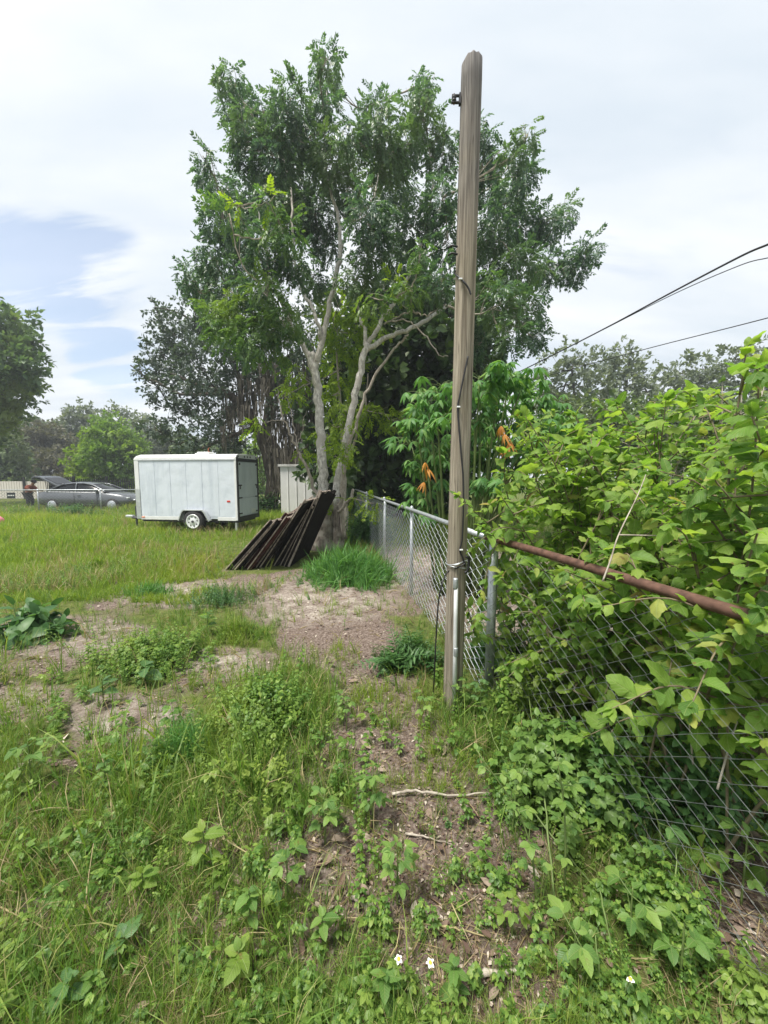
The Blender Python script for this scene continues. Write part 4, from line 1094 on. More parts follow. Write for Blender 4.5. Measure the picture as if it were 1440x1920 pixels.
# ---- far trees
FAR = [
 ('bright green rounded tree standing behind the grey car', 200, 30, 'leaf_bright', [(160, 860, 28), (200, 820, 34), (230, 830, 32), (190, 850, 36), (230, 865, 34), (150, 880, 20), (255, 850, 24), (210, 885, 30), (175, 895, 22), (245, 895, 24), (205, 800, 22), (270, 885, 24)], 1.0),
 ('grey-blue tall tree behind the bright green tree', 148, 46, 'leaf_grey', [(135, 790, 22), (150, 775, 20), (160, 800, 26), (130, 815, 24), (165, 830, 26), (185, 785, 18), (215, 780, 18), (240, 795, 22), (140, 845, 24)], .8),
 ('brownish green tree left of the car', 85, 40, 'leaf_brown', [(60, 820, 26), (90, 815, 26), (110, 840, 28), (70, 850, 32), (100, 870, 30), (40, 840, 26), (50, 875, 28), (125, 870, 22), (90, 895, 26), (130, 895, 20), (30, 880, 20)], 1.0),
 ('dark green conifer-like tree at far left behind the white wall', 22, 34, 'leaf_far', [(10, 840, 28), (25, 860, 24), (10, 880, 30), (40, 885, 22), (-20, 850, 40), (-10, 890, 36), (50, 895, 18)], 1.0),
 ('dark tree top between the left tree and the brownish tree', 60, 52, 'leaf_far', [(45, 800, 18), (65, 800, 16), (80, 810, 18), (100, 808, 16), (30, 815, 20)], 1.0),
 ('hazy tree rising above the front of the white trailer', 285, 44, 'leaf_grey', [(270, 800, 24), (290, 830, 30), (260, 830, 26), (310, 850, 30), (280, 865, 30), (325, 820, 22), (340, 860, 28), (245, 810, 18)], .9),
 ('pale green tree behind the trailer roof vent', 390, 40, 'leaf_far', [(360, 850, 28), (390, 850, 28), (420, 860, 28), (350, 880, 28), (400, 885, 30), (440, 850, 26), (455, 880, 26), (430, 830, 20), (470, 850, 20)], .8),
 ('yellowish green tree behind the gap between trailer and shed', 488, 36, 'leaf_bright', [(480, 860, 24), (470, 890, 24), (495, 880, 24), (515, 870, 22), (500, 905, 20), (480, 915, 16), (460, 905, 18)], .8),
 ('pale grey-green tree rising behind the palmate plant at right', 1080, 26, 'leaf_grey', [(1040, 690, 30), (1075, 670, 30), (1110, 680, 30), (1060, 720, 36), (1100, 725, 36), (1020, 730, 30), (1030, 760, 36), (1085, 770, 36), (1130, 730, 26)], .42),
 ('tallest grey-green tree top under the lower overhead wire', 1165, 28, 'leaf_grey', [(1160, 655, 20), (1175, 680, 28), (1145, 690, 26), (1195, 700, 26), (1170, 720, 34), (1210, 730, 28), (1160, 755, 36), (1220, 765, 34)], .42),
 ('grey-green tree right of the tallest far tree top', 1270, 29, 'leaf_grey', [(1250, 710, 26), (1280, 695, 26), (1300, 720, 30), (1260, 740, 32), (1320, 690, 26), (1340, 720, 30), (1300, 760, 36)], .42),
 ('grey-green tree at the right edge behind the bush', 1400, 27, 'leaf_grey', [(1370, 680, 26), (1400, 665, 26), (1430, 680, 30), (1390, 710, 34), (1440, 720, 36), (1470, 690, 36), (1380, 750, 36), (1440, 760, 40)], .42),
 ('dark green tree low behind the near bush at right', 1120, 17, 'leaf_far', [(1050, 790, 40), (1100, 790, 44), (1150, 790, 44), (1200, 790, 44), (1030, 830, 40), (1090, 840, 44), (1160, 840, 44), (1240, 800, 44), (1290, 800, 44), (1340, 790, 44), (1400, 790, 50), (1240, 850, 50), (1320, 850, 50), (1400, 850, 50)], 1.0),
]
for lab, bx_, Y, mk, cl, wt in FAR:
    top = min(c[1] for c in cl); gy_ = 893 + 720 * 1.6 / Y
    cx_ = sum(c[0] for c in cl) / len(cl)
    sc_ = Y / 40.0
    simple_tree('tree', lab, bx_, Y, [([(bx_, gy_ + 3), (bx_ + 3, (gy_ + top) / 2 + 20), (cx_, top + 25)], [.22, .16, .05]), ([(bx_ + 2, (gy_ + top) / 2 + 20), (bx_ + 18, (gy_ + top) / 2 - 5)], [.1, .03]), ([(bx_ + 2, (gy_ + top) / 2 + 20), (bx_ - 18, (gy_ + top) / 2)], [.1, .03])],
                cl, CLUF, 60 * (40 / Y) ** .9 * wt, .60 * sc_ ** .5, M[mk], M['bark_dark'], 1.6, .2, .035, 4, 'far trees round the yard')
print('trees done')

# ================================================================ OBJECTS BEYOND THE YARD
# ---- enclosed cargo trailer. local x: towards the rear (right), local y: away from the camera, z up
YAW = R(-8)
tl = empty('cargo_trailer', (-4.16, 10.85, 0), 'white enclosed cargo trailer with rear ramp door parked on the lawn', 'trailer', None, YAW)
TLn, TW, ZB, ZT = 3.14, 1.28, .375, 2.08
b = MB(); b.box((-TLn, 0, ZB), (0, TW, ZT), None, .012); body = b.build('body', M['trailer'], tl)
for k in range(6):      # side sheets, each a hair proud of the frame
    x0, x1 = -TLn + .13 + k * (TLn - .17) / 6, -TLn + .13 + (k + 1) * (TLn - .17) / 6 - .013
    b = MB(); b.box((x0, -.006 - .0015 * (k % 2), ZB + .07), (x1, .004, ZT - .04), None, .002); b.build('side_panel', M['trailer'], body)
# roof: a shallow arch with rounded side bows
prof = [(-.02, ZT - .02), (-.02, ZT + .05), (.02, ZT + .115), (.1, ZT + .145), (TW / 2, ZT + .17), (TW - .1, ZT + .145), (TW - .02, ZT + .115), (TW + .02, ZT + .05), (TW + .02, ZT - .02)]
b = MB()
xs = [-TLn - .02, -TLn + .03, -TLn + .12, -.05, .015]
sc_ = [.55, .85, 1, 1, .97]
for x, s_ in zip(xs, sc_):
    for y, z in prof: b.v.append((x, y, ZT - .02 + (z - ZT + .02) * s_))
npf = len(prof)
for i in range(len(xs) - 1):
    for k in range(npf - 1): b.face(i * npf + k, i * npf + k + 1, (i + 1) * npf + k + 1, (i + 1) * npf + k)
b.face(*range(npf)); b.face(*[4 * npf + k for k in reversed(range(npf))])
roof = b.build('roof', M['trailer_roof'], tl, False)
b = MB(); b.box((-TLn + .1, -.026, ZT - .03), (-.02, -.008, ZT + .012), None, .004); b.build('roof_rail', M['alu'], roof)
b = MB(); b.box((-1.57, .5, ZT + .165), (-1.12, .9, ZT + .20), None, .01); b.box((-1.54, .53, ZT + .195), (-1.15, .87, ZT + .245), None, .025); b.build('roof_vent', M['trailer_roof'], roof)
b = MB(); b.box((-TLn - .02, -.016, ZB - .02), (-TLn + .12, -.004, ZT - .03), None, .003); b.build('front_corner_trim', M['trailer_roof'], tl)
b = MB(); b.box((-TLn - .022, -.02, ZB), (-TLn + .125, -.0165, ZB + .85)); b.build('stone_guard', M['alu'], tl)
b = MB(); b.box((-.05, -.018, ZB - .03), (.012, .0, ZT), None, .003); b.build('rear_corner_trim', M['trailer_roof'], tl)
b = MB(); b.box((-TLn + .1, -.012, ZB - .04), (-.95, .01, ZB + .06), None, .004); b.box((-.62 + .02, -.012, ZB - .04), (-.05, .01, ZB + .06), None, .004)
b.box((-1.72, -.0125, ZB - .04), (-1.53, .01, ZB + .06)); b.build('bottom_rail', M['trailer_roof'], tl)
b = MB(); b.box((-TLn + .05, .12, ZB - .11), (-.05, .2, ZB - .005)); b.box((-TLn + .05, TW - .2, ZB - .11), (-.05, TW - .12, ZB - .005)); b.box((-.12, .2, ZB - .11), (-.05, TW - .2, ZB - .01)); b.build('chassis', M['dark_trim'], tl)
# wheels and fenders on both sides
def wheel(x, y, side, root):
    Mx = Matrix.Translation((x, y, .315)) @ Matrix.Rotation(R(90), 4, 'X')
    t_ = MB(); t_.lathe([(.20, -.085), (.285, -.095), (.312, -.07), (.316, 0), (.312, .07), (.285, .095), (.20, .085)], 28, Mx); ty = t_.build('tyre', M['rubber'], root, True)
    r_ = MB(); s_ = side
    r_.lathe([(.01, s_ * .098), (.07, s_ * .102), (.10, s_ * .09), (.165, s_ * .088), (.185, s_ * .104), (.205, s_ * .106), (.21, s_ * .08)], 24, Mx); r_.build('rim', M['rim'], ty, True)
    h_ = MB(); h_.lathe([(.034, s_ * .09), (.034, s_ * .125), (.02, s_ * .132)], 12, Mx)
    h_.build('hub', M['dark_trim'], ty, True)
    for k in range(8):
        a = k * math.pi / 4 + .2
        q = MB(); q.lathe([(.021, s_ * .08), (.021, s_ * .0935)], 8, Mx @ Matrix.Translation((.133 * math.cos(a), .133 * math.sin(a), 0))); q.build('rim_hole', M['rubber'], ty)
    return ty
WX = -1.28
wheel(WX, -.06, 1, tl); wheel(WX, TW + .06, -1, tl)
for y0, y1, s_ in ((-.16, -.001, 1), (TW + .001, TW + .16, -1)):
    path = [(WX - .47, ZB - .03), (WX - .36, ZB + .22), (WX - .30, ZB + .275), (WX + .30, ZB + .275), (WX + .36, ZB + .22), (WX + .50, ZB - .03)]
    inn = [(x * 1.0 + (.025 if x < WX else -.025), z - .025) for x, z in path]
    b = MB(); b.prism(path + inn[::-1], y0, y1); b.build('fender', M['alu'] if s_ > 0 else M['trailer_roof'], tl)
b = MB(); b.prism([(WX - .40, ZB - .01), (WX - .32, ZB + .235), (WX + .32, ZB + .235), (WX + .42, ZB - .01)], -.0135, .012); b.build('wheel_arch', M['dark_trim'], tl)
# rear ramp door in its frame
b = MB()
for lo, hi in (((.0125, .0, ZB - .05), (.035, .07, ZT + .06)), ((.0125, TW - .07, ZB - .05), (.035, TW, ZT + .06)), ((.0125, .07, ZT - .06), (.034, TW - .07, ZT + .03)), ((.0125, .07, ZB - .05), (.034, TW - .07, ZB + .07))): b.box(lo, hi)
b.build('door_frame', M['dark_trim'], tl)
dr = MB(); dr.box((.0125, .085, ZB + .085), (.028, TW - .085, ZB + .60), None, .003); d1 = dr.build('rear_door', M['trailer'], tl); tag(d1, 'lower half of the grey-white rear ramp door')
dr = MB(); dr.box((.0125, .085, ZB + .61), (.028, TW - .085, ZT - .075), None, .003); d2 = dr.build('rear_door', M['trailer'], tl); tag(d2, 'upper half of the grey-white rear ramp door')
for y in (.14, TW - .14):
    for z, w in ((ZB + .61, .10), (ZB + .16, .08)):
        q = MB(); q.box((.029, y - w, z - .018), (.045, y + w, z + .018), None, .004); q.build('hinge', M['dark_trim'], d1)
    q = MB(); q.box((.029, y - .09, ZB + .95), (.05, y + .09, ZB + .985), None, .005); q.box((.029, y - .02, ZB + .86), (.046, y + .02, ZB + .95), None, .004); q.build('latch', M['dark_trim'], d2)
    q = MB(); q.lathe([(.03, 0), (.03, .02), (.01, .03)], 10, Matrix.Translation((.028, y, ZT - .13)) @ Matrix.Rotation(R(90), 4, 'Y')); q.build('bumper', M['dark_trim'], d2)
for y in (.10, TW / 2 - .17, TW / 2, TW / 2 + .17, TW - .10):
    q = MB(); q.lathe([(.028, 0), (.028, .012), (.012, .02)], 10, Matrix.Translation((.016, y, ZT + .085)) @ Matrix.Rotation(R(90), 4, 'Y')); q.build('marker_light', M['dark_trim'], tl)
q = MB(); q.box((.0295, TW - .52, ZB + .12), (.036, TW - .24, ZB + .25), None, .002); q.build('number_plate', M['rim'], tl)
q = MB(); q.box((-.30, -.018, ZB + .49), (-.20, -.006, ZB + .54), None, .004); q.build('side_marker', M['red'], tl)
q = MB(); q.box((-TLn + .14, -.022, ZB + .015), (-TLn + .24, -.010, ZB + .05), None, .004); q.build('side_marker', M['orange'], tl)
# tongue, coupler and jack
b = MB()
for s_ in (0, 1):
    y = .25 if s_ == 0 else TW - .25
    b.tube([(-TLn + .1, y, ZB - .06), (-TLn - .75, TW / 2, ZB - .06)], .04, 4)
b.build('tongue', M['dark_trim'], tl)
b = MB(); b.box((-TLn - .95, TW / 2 - .05, ZB - .06), (-TLn - .7, TW / 2 + .05, ZB + .01), None, .01); b.build('coupler', M['alu'], tl)
b = MB(); b.tube([(-TLn - .55, TW / 2 - .06, .05), (-TLn - .55, TW / 2 - .06, ZB + .30)], .03, 8); b.box((-TLn - .62, TW / 2 - .12, .0), (-TLn - .48, TW / 2, .03)); b.build('jack', M['dark_trim'], tl)
b = MB(); b.box((-.10, .03, .04), (-.04, .10, ZB - .1)); b.build('rear_stand', M['alu'], tl)

# ---- white metal shed behind the tree
SY = 15.2
s0 = at(526, 900, SY)[0]; s1 = at(640, 900, SY)[0]
sh = empty('metal_shed', (s0, SY, 0), 'white ribbed metal shed behind the pale tree trunk', 'shed', None, R(3))
SW = s1 - s0; SHH = 2.0
b = MB(); b.box((0.01, .02, 0), (SW - .01, 2.2, SHH - .02)); wl = b.build('wall', M['shed'], sh)
k = 0; x = 0.0
while x < SW - .1:
    q = MB(); q.prism([(x, 0.0), (x + .03, 0.0), (x + .05, 0), (x + .29, 0), (x + .29, SHH - .03), (x, SHH - .03)], -.006 - .004 * (k % 2), .018); q.build('wall_panel', M['shed'], sh)
    q = MB(); q.box((x + .27, -.022, .02), (x + .305, -.003, SHH - .03), None, .004); q.build('rib', M['shed'], sh); x += .33; k += 1
b = MB(); b.prism([(-.08, SHH - .02), (SW + .08, SHH - .02), (SW + .08, SHH + .07), (-.08, SHH + .07)], -.07, 2.3); b.build('roof', M['shedroof'], sh)
q = MB(); q.box((.95, -.032, SHH - .33), (1.28, -.024, SHH - .08), None, .003); q.build('plate', M['trailer_roof'], sh)

# ---- old panels stacked against the tree
NP = 12
A0, A1 = gp(424, 1072), gp(545, 1061)
ord_ = ['outermost left', 'second from left', 'third from left', 'fourth from left', 'fifth from left', 'sixth from left', 'seventh from left', 'eighth from left', 'ninth from left', 'tenth from left', 'eleventh from left', 'rightmost']
for k in range(NP):
    f = k / (NP - 1)
    p = A0 * (1 - f) + A1 * f + np.array([rng.normal(0, .022), rng.normal(0, .05), 0]); p[2] = float(gh(p[0], p[1]))
    el = R(46 + 19 * f + rng.normal(0, 1.5)); ln = (1.16 + .12 * f) + rng.normal(0, .075) + (.13 if k in (6, 9, 11) else 0)
    dp = 1.28 + rng.normal(0, .07)
    root = empty('board_panel', (p[0], p[1], p[2]), '%s of the blackened old panels leaning against the tree' % ord_[k], 'panel', 'old panels leaning on the tree', R(-9 + 6 * f + rng.normal(0, 1)))
    Mx = Matrix.Rotation(math.pi / 2 - el, 4, 'Y')      # z tilts towards +x
    th = .030
    b = MB()
    # ragged upper edge
    ys = np.linspace(.02, dp, 9); tops = ln - .04 + rng.normal(0, .035, 9)
    P_ = []
    for sx in (-th, th):
        for y, z in zip(ys, tops): P_ += [(sx, y, .0), (sx, y, z)]
    Fs = []
    n9 = 18
    for i in range(8):
        a = 2 * i
        Fs += [(a, a + 1, a + 3, a + 2), (n9 + a, n9 + a + 2, n9 + a + 3, n9 + a + 1), (a + 1, n9 + a + 1, n9 + a + 3, a + 3), (a, a + 2, n9 + a + 2, n9 + a)]
    Fs += [(0, n9, n9 + 1, 1), (16, 17, n9 + 17, n9 + 16)]
    b.add([tuple(Mx @ Vector(q)) for q in P_], Fs)
    b.build('board', M['stain'] if k in (3, 4) else M['rotwood'], root)
    w = rng.uniform(.005, .012) if k != 11 else .028
    b = MB(); b.box((-w - .018, -.016, .0), (w - .018, .018, ln + .01), Mx, .004); b.build('edge_strip', M['greywood'], root)
    b = MB(); b.box((-.02, .02, ln - .06), (.016, dp * rng.uniform(.55, 1), ln - .012), Mx @ Matrix.Rotation(R(rng.normal(0, 1.2)), 4, 'X'), .004); b.build('top_strip', M['greywood'], root)
    if k in (2, 5, 7, 10):
        b = MB(); b.box((-.046, .3, ln * .55), (-.0305, dp, ln * .55 + .05), Mx, .003); b.build('cross_strip', M['greywood'], root)
for k, (px, py, a, ln) in enumerate(((535, 972, 20, .62), (568, 945, 38, .5), (520, 985, 12, .55), (585, 948, 56, .42), (550, 962, 30, .36))):
    c = at(px, py, 7.55)
    Mx = Matrix.Translation(Vector(c)) @ Matrix.Rotation(R(-a), 4, 'Y') @ Matrix.Rotation(R(10), 4, 'Z')
    o = MB().box((-ln / 2, -.04, -.012), (ln / 2, .04, .012), Mx, .003).build('loose_slat', M['greywood'])
    tag(o, ['loose grey slat lying on top of the panel stack, middle one', 'loose grey slat nearest the trunk on top of the panels', 'lowest loose grey slat at the left of the panel tops', 'steepest loose slat leaning beside the trunk on the panels', 'short loose slat between two longer ones on the panel stack'][k], 'slat', 'loose slats on the panel stack')

# ---- grey car with its tailgate up. local x: towards the nose (right), y away
CY_ = 18.8
cx0 = at(63, 930, CY_)[0]; cx1 = at(243, 930, CY_)[0]; CLn = cx1 - cx0
car = empty('parked_car', (cx0, CY_, -.14), 'dark silver car parked behind the low fence with its tailgate raised', 'car')
K = CLn / 4.7
st = [  # x, sill z, belt z, half-width at sill, half-width at belt
 (.00, .42, .74, .62, .66), (.10, .34, .95, .78, .76), (.40, .30, 1.00, .86, .80), (.95, .28, .99, .89, .84), (1.6, .26, .965, .90, .86), (2.4, .26, .94, .90, .86), (3.2, .26, .93, .90, .85), (3.55, .28, .91, .89, .83), (3.95, .30, .86, .87, .80), (4.35, .34, .78, .80, .72), (4.60, .40, .68, .66, .60), (4.70, .46, .60, .52, .48)]
b = MB()
rings = []
for x, zs_, zb, ws, wb in st:
    rg = []
    for y, z in ((-ws * .9, zs_), (-ws, zs_ + .10), (-ws * 1.02, (zs_ + zb) / 2 + .03), (-wb, zb - .05), (-wb * .93, zb), (-wb * .5, zb + .035), (0, zb + .045), (wb * .5, zb + .035), (wb * .93, zb), (wb, zb - .05), (ws * 1.02, (zs_ + zb) / 2 + .03), (ws, zs_ + .10), (ws * .9, zs_)):
        rg.append(b.n()); b.v.append((x * K, .92 + y, z))
    rings.append(rg)
for i in range(len(rings) - 1):
    for k in range(12): b.face(rings[i][k], rings[i][k + 1], rings[i + 1][k + 1], rings[i + 1][k])
    b.face(rings[i][12], rings[i][0], rings[i + 1][0], rings[i + 1][12])
b.face(*rings[0]); b.face(*reversed(rings[-1]))
cbody = b.build('body', M['carpaint'], car, True)
# greenhouse: glass block under a painted roof shell and pillars
top = [(.62, 1.02), (.95, 1.24), (1.35, 1.385), (1.75, 1.43), (2.25, 1.42), (2.7, 1.33), (3.15, 1.12), (3.45, .97)]
def cabin(inset, zoff, lo, hi):
    b = MB(); rg = []
    for x, z in top:
        hw_b = .80 - inset; hw_t = .80 - inset - .22 * max(0, (z - .95)) / .48
        rg.append([b.n() + k for k in range(7)])
        zb = .93
        for y, zz in ((-hw_b, zb), (-hw_t, max(zb + .01, z - .05 + zoff)), (-hw_t * .85, z + zoff), (0, z + .02 + zoff), (hw_t * .85, z + zoff), (hw_t, max(zb + .01, z - .05 + zoff)), (hw_b, zb)): b.v.append((x * K, .92 + y, zz))
    for i in range(len(rg) - 1):
        for k in range(lo, hi): b.face(rg[i][k], rg[i][k + 1], rg[i + 1][k + 1], rg[i + 1][k])
    return b
cabin(0, 0, 0, 6).build('glass', M['glass'], car, True)
def roof_shell():
    b = MB(); rg = []
    for x, z in top[1:6]:
        hw_t = .80 - .22 * max(0, (z - .95)) / .48 + .008
        rg.append([b.n() + k for k in range(5)])
        for y, zz in ((-hw_t, z - .035), (-hw_t * .85, z + .012), (0, z + .034), (hw_t * .85, z + .012), (hw_t, z - .035)): b.v.append((x * K, .92 + y, zz))
    for i in range(len(rg) - 1):
        for k in range(4): b.face(rg[i][k], rg[i][k + 1], rg[i + 1][k + 1], rg[i + 1][k])
    return b
roof_shell().build('roof', M['carpaint'], car, True)
for s_ in (-1, 1):
    yb, yt = .92 + s_ * .805, .92 + s_ * .60
    for pts in ([(3.42, .97, yb), (3.15, 1.12, .92 + s_ * .73), (2.7, 1.31, .92 + s_ * .64), (2.2, 1.40, yt)], [(.55, 1.0, yb), (.75, 1.10, .92 + s_ * .77), (.95, 1.22, .92 + s_ * .69), (1.3, 1.36, .92 + s_ * .62)], [(1.98, .95, yb), (1.93, 1.2, .92 + s_ * .70), (1.9, 1.39, yt)]):
        b = MB(); b.tube(curve([(x * K, y, z) for x, z, y in pts], 4), .032, 6); b.build('pillar', M['carpaint'], car, True)
    b = MB(); b.tube(curve([(.5 * K, yb, .985), (1.6 * K, yb - .0 + s_ * .03, .965), (3.3 * K, yb, .945)], 6), .014, 5); b.build('window_trim', M['alu'], car)
    b = MB(); b.box((2.95 * K, min(yb, yb + s_ * .2), .97), (3.12 * K, max(yb, yb + s_ * .2), 1.08), None, .03); b.build('mirror', M['carpaint'], car)
    for x in (1.97, 3.1):
        b = MB(); y = .92 + s_ * .915; b.box((x * K - .006, min(y, y + s_ * .012), .33), (x * K + .006, max(y, y + s_ * .012), .9)); b.build('door_seam', M['black'], car)
    b = MB(); y = .92 + s_ * .90; b.box((2.1 * K, min(y, y + s_ * .04), .80), (2.28 * K, max(y, y + s_ * .04), .83), None, .008); b.build('door_handle', M['carpaint'], car)
    for x in (.85, 3.78):
        Mx = Matrix.Translation((x * K, .92 + s_ * .80, .33)) @ Matrix.Rotation(R(90), 4, 'X')
        t_ = MB(); t_.lathe([(.20, -.11), (.32, -.11), (.335, -.08), (.335, .08), (.32, .11), (.20, .11)], 24, Mx); ty = t_.build('wheel', M['rubber'], car, True)
        t_ = MB(); t_.lathe([(.03, .125 * s_ * -1), (.21, .118 * s_ * -1), (.225, .105 * s_ * -1)], 16, Mx); t_.build('rim', M['galv'], ty, True)
    b = MB(); b.add([(4.25 * K, .92 + s_ * .70, .74), (4.58 * K, .92 + s_ * .56, .66), (4.60 * K, .92 + s_ * .60, .58), (4.30 * K, .92 + s_ * .80, .66)], [(0, 1, 2, 3)])
    b = MB(); b.box((4.22 * K, .92 + s_ * .64 - .09, .62), (4.52 * K, .92 + s_ * .64 + .09, .715), None, .03); b.build('headlight', M['lamp'], car)
    b = MB(); b.box((-.01, .92 + s_ * .55 - .12, .74), (.08, .92 + s_ * .55 + .12, .86), None, .02); b.build('tail_light', M['red'], car)
# raised tailgate: hinged at the rear of the roof, glass set in a painted frame
b = MB(); pr = [(.98, 1.27), (.55, 1.50), (.10, 1.72), (-.18, 1.76), (-.32, 1.66), (-.30, 1.62), (-.17, 1.70), (.10, 1.65), (.53, 1.44), (.96, 1.22)]
b.prism([(x * K, z) for x, z in pr], .30, 1.54); tg = b.build('tailgate', M['carpaint'], car)
b = MB(); b.prism([(.85 * K, 1.35), (.25 * K, 1.66), (.25 * K, 1.672), (.85 * K, 1.362)], .42, 1.42); b.build('rear_glass', M['glass'], tg)
b = MB(); b.prism([(-.02 * K, 1.66), (-.26 * K, 1.66), (-.26 * K, 1.645), (-.02 * K, 1.60)], .40, 1.44); b.build('inner_lining', M['black'], tg)
for y in (.36, 1.48):
    b = MB(); b.tube([(.35 * K, y, 1.02), (.30 * K, y, 1.52)], .012, 5); b.build('gas_strut', M['black'], car)

# ---- person bending into the back of the car
def skin(name, verts, edges, rad, mat, parent, root=0, sub=2):
    me = bpy.data.meshes.new(name); me.from_pydata(verts, edges, []); me.materials.append(mat)
    o = bpy.data.objects.new(name, me); link(o, parent)
    md = o.modifiers.new('skin', 'SKIN'); md.use_smooth_shade = True
    lay = me.skin_vertices[0].data if len(me.skin_vertices) else me.skin_vertices.new().data
    for i, r in enumerate(rad): lay[i].radius = (r, r) if np.isscalar(r) else r; lay[i].use_root = (i == root)
    s = o.modifiers.new('sub', 'SUBSURF'); s.levels = sub; s.render_levels = sub
    return o
pb = at(58, 960, 19.7)
pe = empty('person', (pb[0], 19.7, -.04), 'person in rust-brown shirt and dark cap stooping at the open car boot', 'person')
hip = (-.10, 0, .78); chest = (.08, 0, 1.06); neck = (.20, 0, 1.22)
Vb = [hip, (0, 0, .92), chest, neck, (.25, 0, 1.30), (.29, 0, 1.37), (.08, -.19, 1.10), (.26, -.24, .92), (.46, -.20, .90), (.54, -.19, .89), (.08, .19, 1.10), (.26, .24, .92), (.46, .20, .90), (.54, .19, .89),
      (-.08, -.10, .72), (.02, -.11, .40), (-.06, -.12, .06), (.08, -.12, .03), (-.08, .10, .72), (.04, .11, .40), (-.04, .12, .06), (.10, .12, .03)]
Eb = [(0, 1), (1, 2), (2, 3), (3, 4), (4, 5), (2, 6), (6, 7), (7, 8), (8, 9), (2, 10), (10, 11), (11, 12), (12, 13), (0, 14), (14, 15), (15, 16), (16, 17), (0, 18), (18, 19), (19, 20), (20, 21)]
Rb = [.13, .12, .14, .055, .085, .095, .07, .045, .035, .04, .07, .045, .035, .04, .085, .06, .042, .04, .085, .06, .042, .04]
skin('body', Vb, Eb, Rb, M['skin'], pe)
skin('shirt', [(-.07, 0, .82), (0, 0, .92), chest, (.16, 0, 1.17), (.08, -.19, 1.10), (.20, -.23, .98), (.08, .19, 1.10), (.20, .23, .98)], [(0, 1), (1, 2), (2, 3), (2, 4), (4, 5), (2, 6), (6, 7)], [.165, .155, .175, .08, .095, .075, .095, .075], M['shirt'], pe)
skin('trousers', [(-.10, 0, .80), (-.08, -.10, .72), (.02, -.11, .40), (-.06, -.12, .10), (-.08, .10, .72), (.04, .11, .40), (-.04, .12, .10)], [(0, 1), (1, 2), (2, 3), (0, 4), (4, 5), (5, 6)], [.15, .115, .085, .07, .115, .085, .07], M['trousers'], pe)
b = MB(); b.lathe([(.125, .0), (.128, .04), (.11, .09), (.07, .125), (.01, .135)], 14, Matrix.Translation((.255, 0, 1.35)) @ Matrix.Rotation(R(24), 4, 'Y')); b.build('cap', M['cap'], pe, True)
b = MB(); b.box((.34, -.08, 1.30), (.47, .08, 1.315), None, .004); b.build('cap_brim', M['cap'], pe)

# ---- low chain-link fence in front of the car, with a small dark sign
bf = empty('chain_link_fence', (0, 0, 0), 'low grey wire fence standing in front of the parked car at left', 'fence')
FY = 17.4
xa, xb = at(-120, 930, FY)[0], at(300, 930, FY)[0]
for px in (-60, 71, 188, 292):
    x = at(px, 930, FY)[0]; MB().tube([(x, FY, -.05), (x + .01, FY, 1.02)], .03, 8).build('post', M['galv'], bf, True)
MB().tube([(xa, FY - .03, .97), (xb, FY - .03, 1.0)], .022, 8).build('top_rail', M['galv'], bf, True)
wm2 = wire_mesh(.93, .084, .13, .0028)
k = 0; x = xa
while x < xb:
    o = obj('wire', wm2, M['wire'], bf); o.location = (x, FY - .03, .02); o.rotation_euler = (0, 0, math.pi if k % 2 else 0); o.scale = (1.93, 1, 1); x += .084; k += 1
c = at(21, 929, FY - .07)
sg = MB().box((c[0] - .19, FY - .085, c[2] - .13), (c[0] + .19, FY - .07, c[2] + .13), None, .004).build('sign', M['signplate']); tag(sg, 'small dark rectangular sign hung on the low fence at far left', 'sign')
b = MB()
for k, w in enumerate((.05, .035, .055, .03, .05)):
    x = c[0] - .14 + k * .06; b.box((x, FY - .09, c[2] - .02), (x + w, FY - .086, c[2] + .025))
b.build('lettering', M['signwhite'], sg)['kind'] = 'stuff'

# ---- black iron picket fence
pf_ = empty('picket_fence', (0, 0, 0), 'black iron picket fence behind the car', 'fence')
IY = 25.0; xa, xb = at(88, 900, IY)[0], at(300, 900, IY)[0]
pk = MB(); pk.box((-.016, -.016, 0), (.016, .016, 1.45)); pkm = pk.mesh('picket')
x = xa
while x < xb:
    o = obj('picket', pkm, M['iron'], pf_); o.location = (x, IY, 0); x += .14
for z in (.2, 1.25): MB().box((xa, IY - .02, z), (xb, IY + .02, z + .05)).build('rail', M['iron'], pf_)
for px in (100, 138, 200, 258):
    x = at(px, 900, IY)[0]; MB().box((x - .06, IY - .06, -.02), (x + .06, IY + .06, 1.6)).build('post', M['iron'], pf_)
# ---- white picket wall at far left
pf_ = empty('picket_fence', (0, 0, 0), 'pale grey slatted fence at the far left edge beyond the sign', 'fence')
WY = 27.0; xa, xb = at(-90, 900, WY)[0], at(92, 900, WY)[0]
pk = MB(); pk.box((-.075, -.02, 0.04), (.075, .02, 1.25)); pkm = pk.mesh('slat')
x = xa
while x < xb:
    o = obj('slat', pkm, M['whitewall'], pf_); o.location = (x, WY, 0); x += .185
for z in (.3, 1.0): MB().box((xa, WY + .021, z), (xb, WY + .06, z + .09)).build('rail', M['whitewall'], pf_)
for px in (-20, 46):
    x = at(px, 900, WY)[0]; MB().box((x - .07, WY - .1, -.02), (x + .07, WY - .025, 1.55)).build('post', M['iron'], pf_)
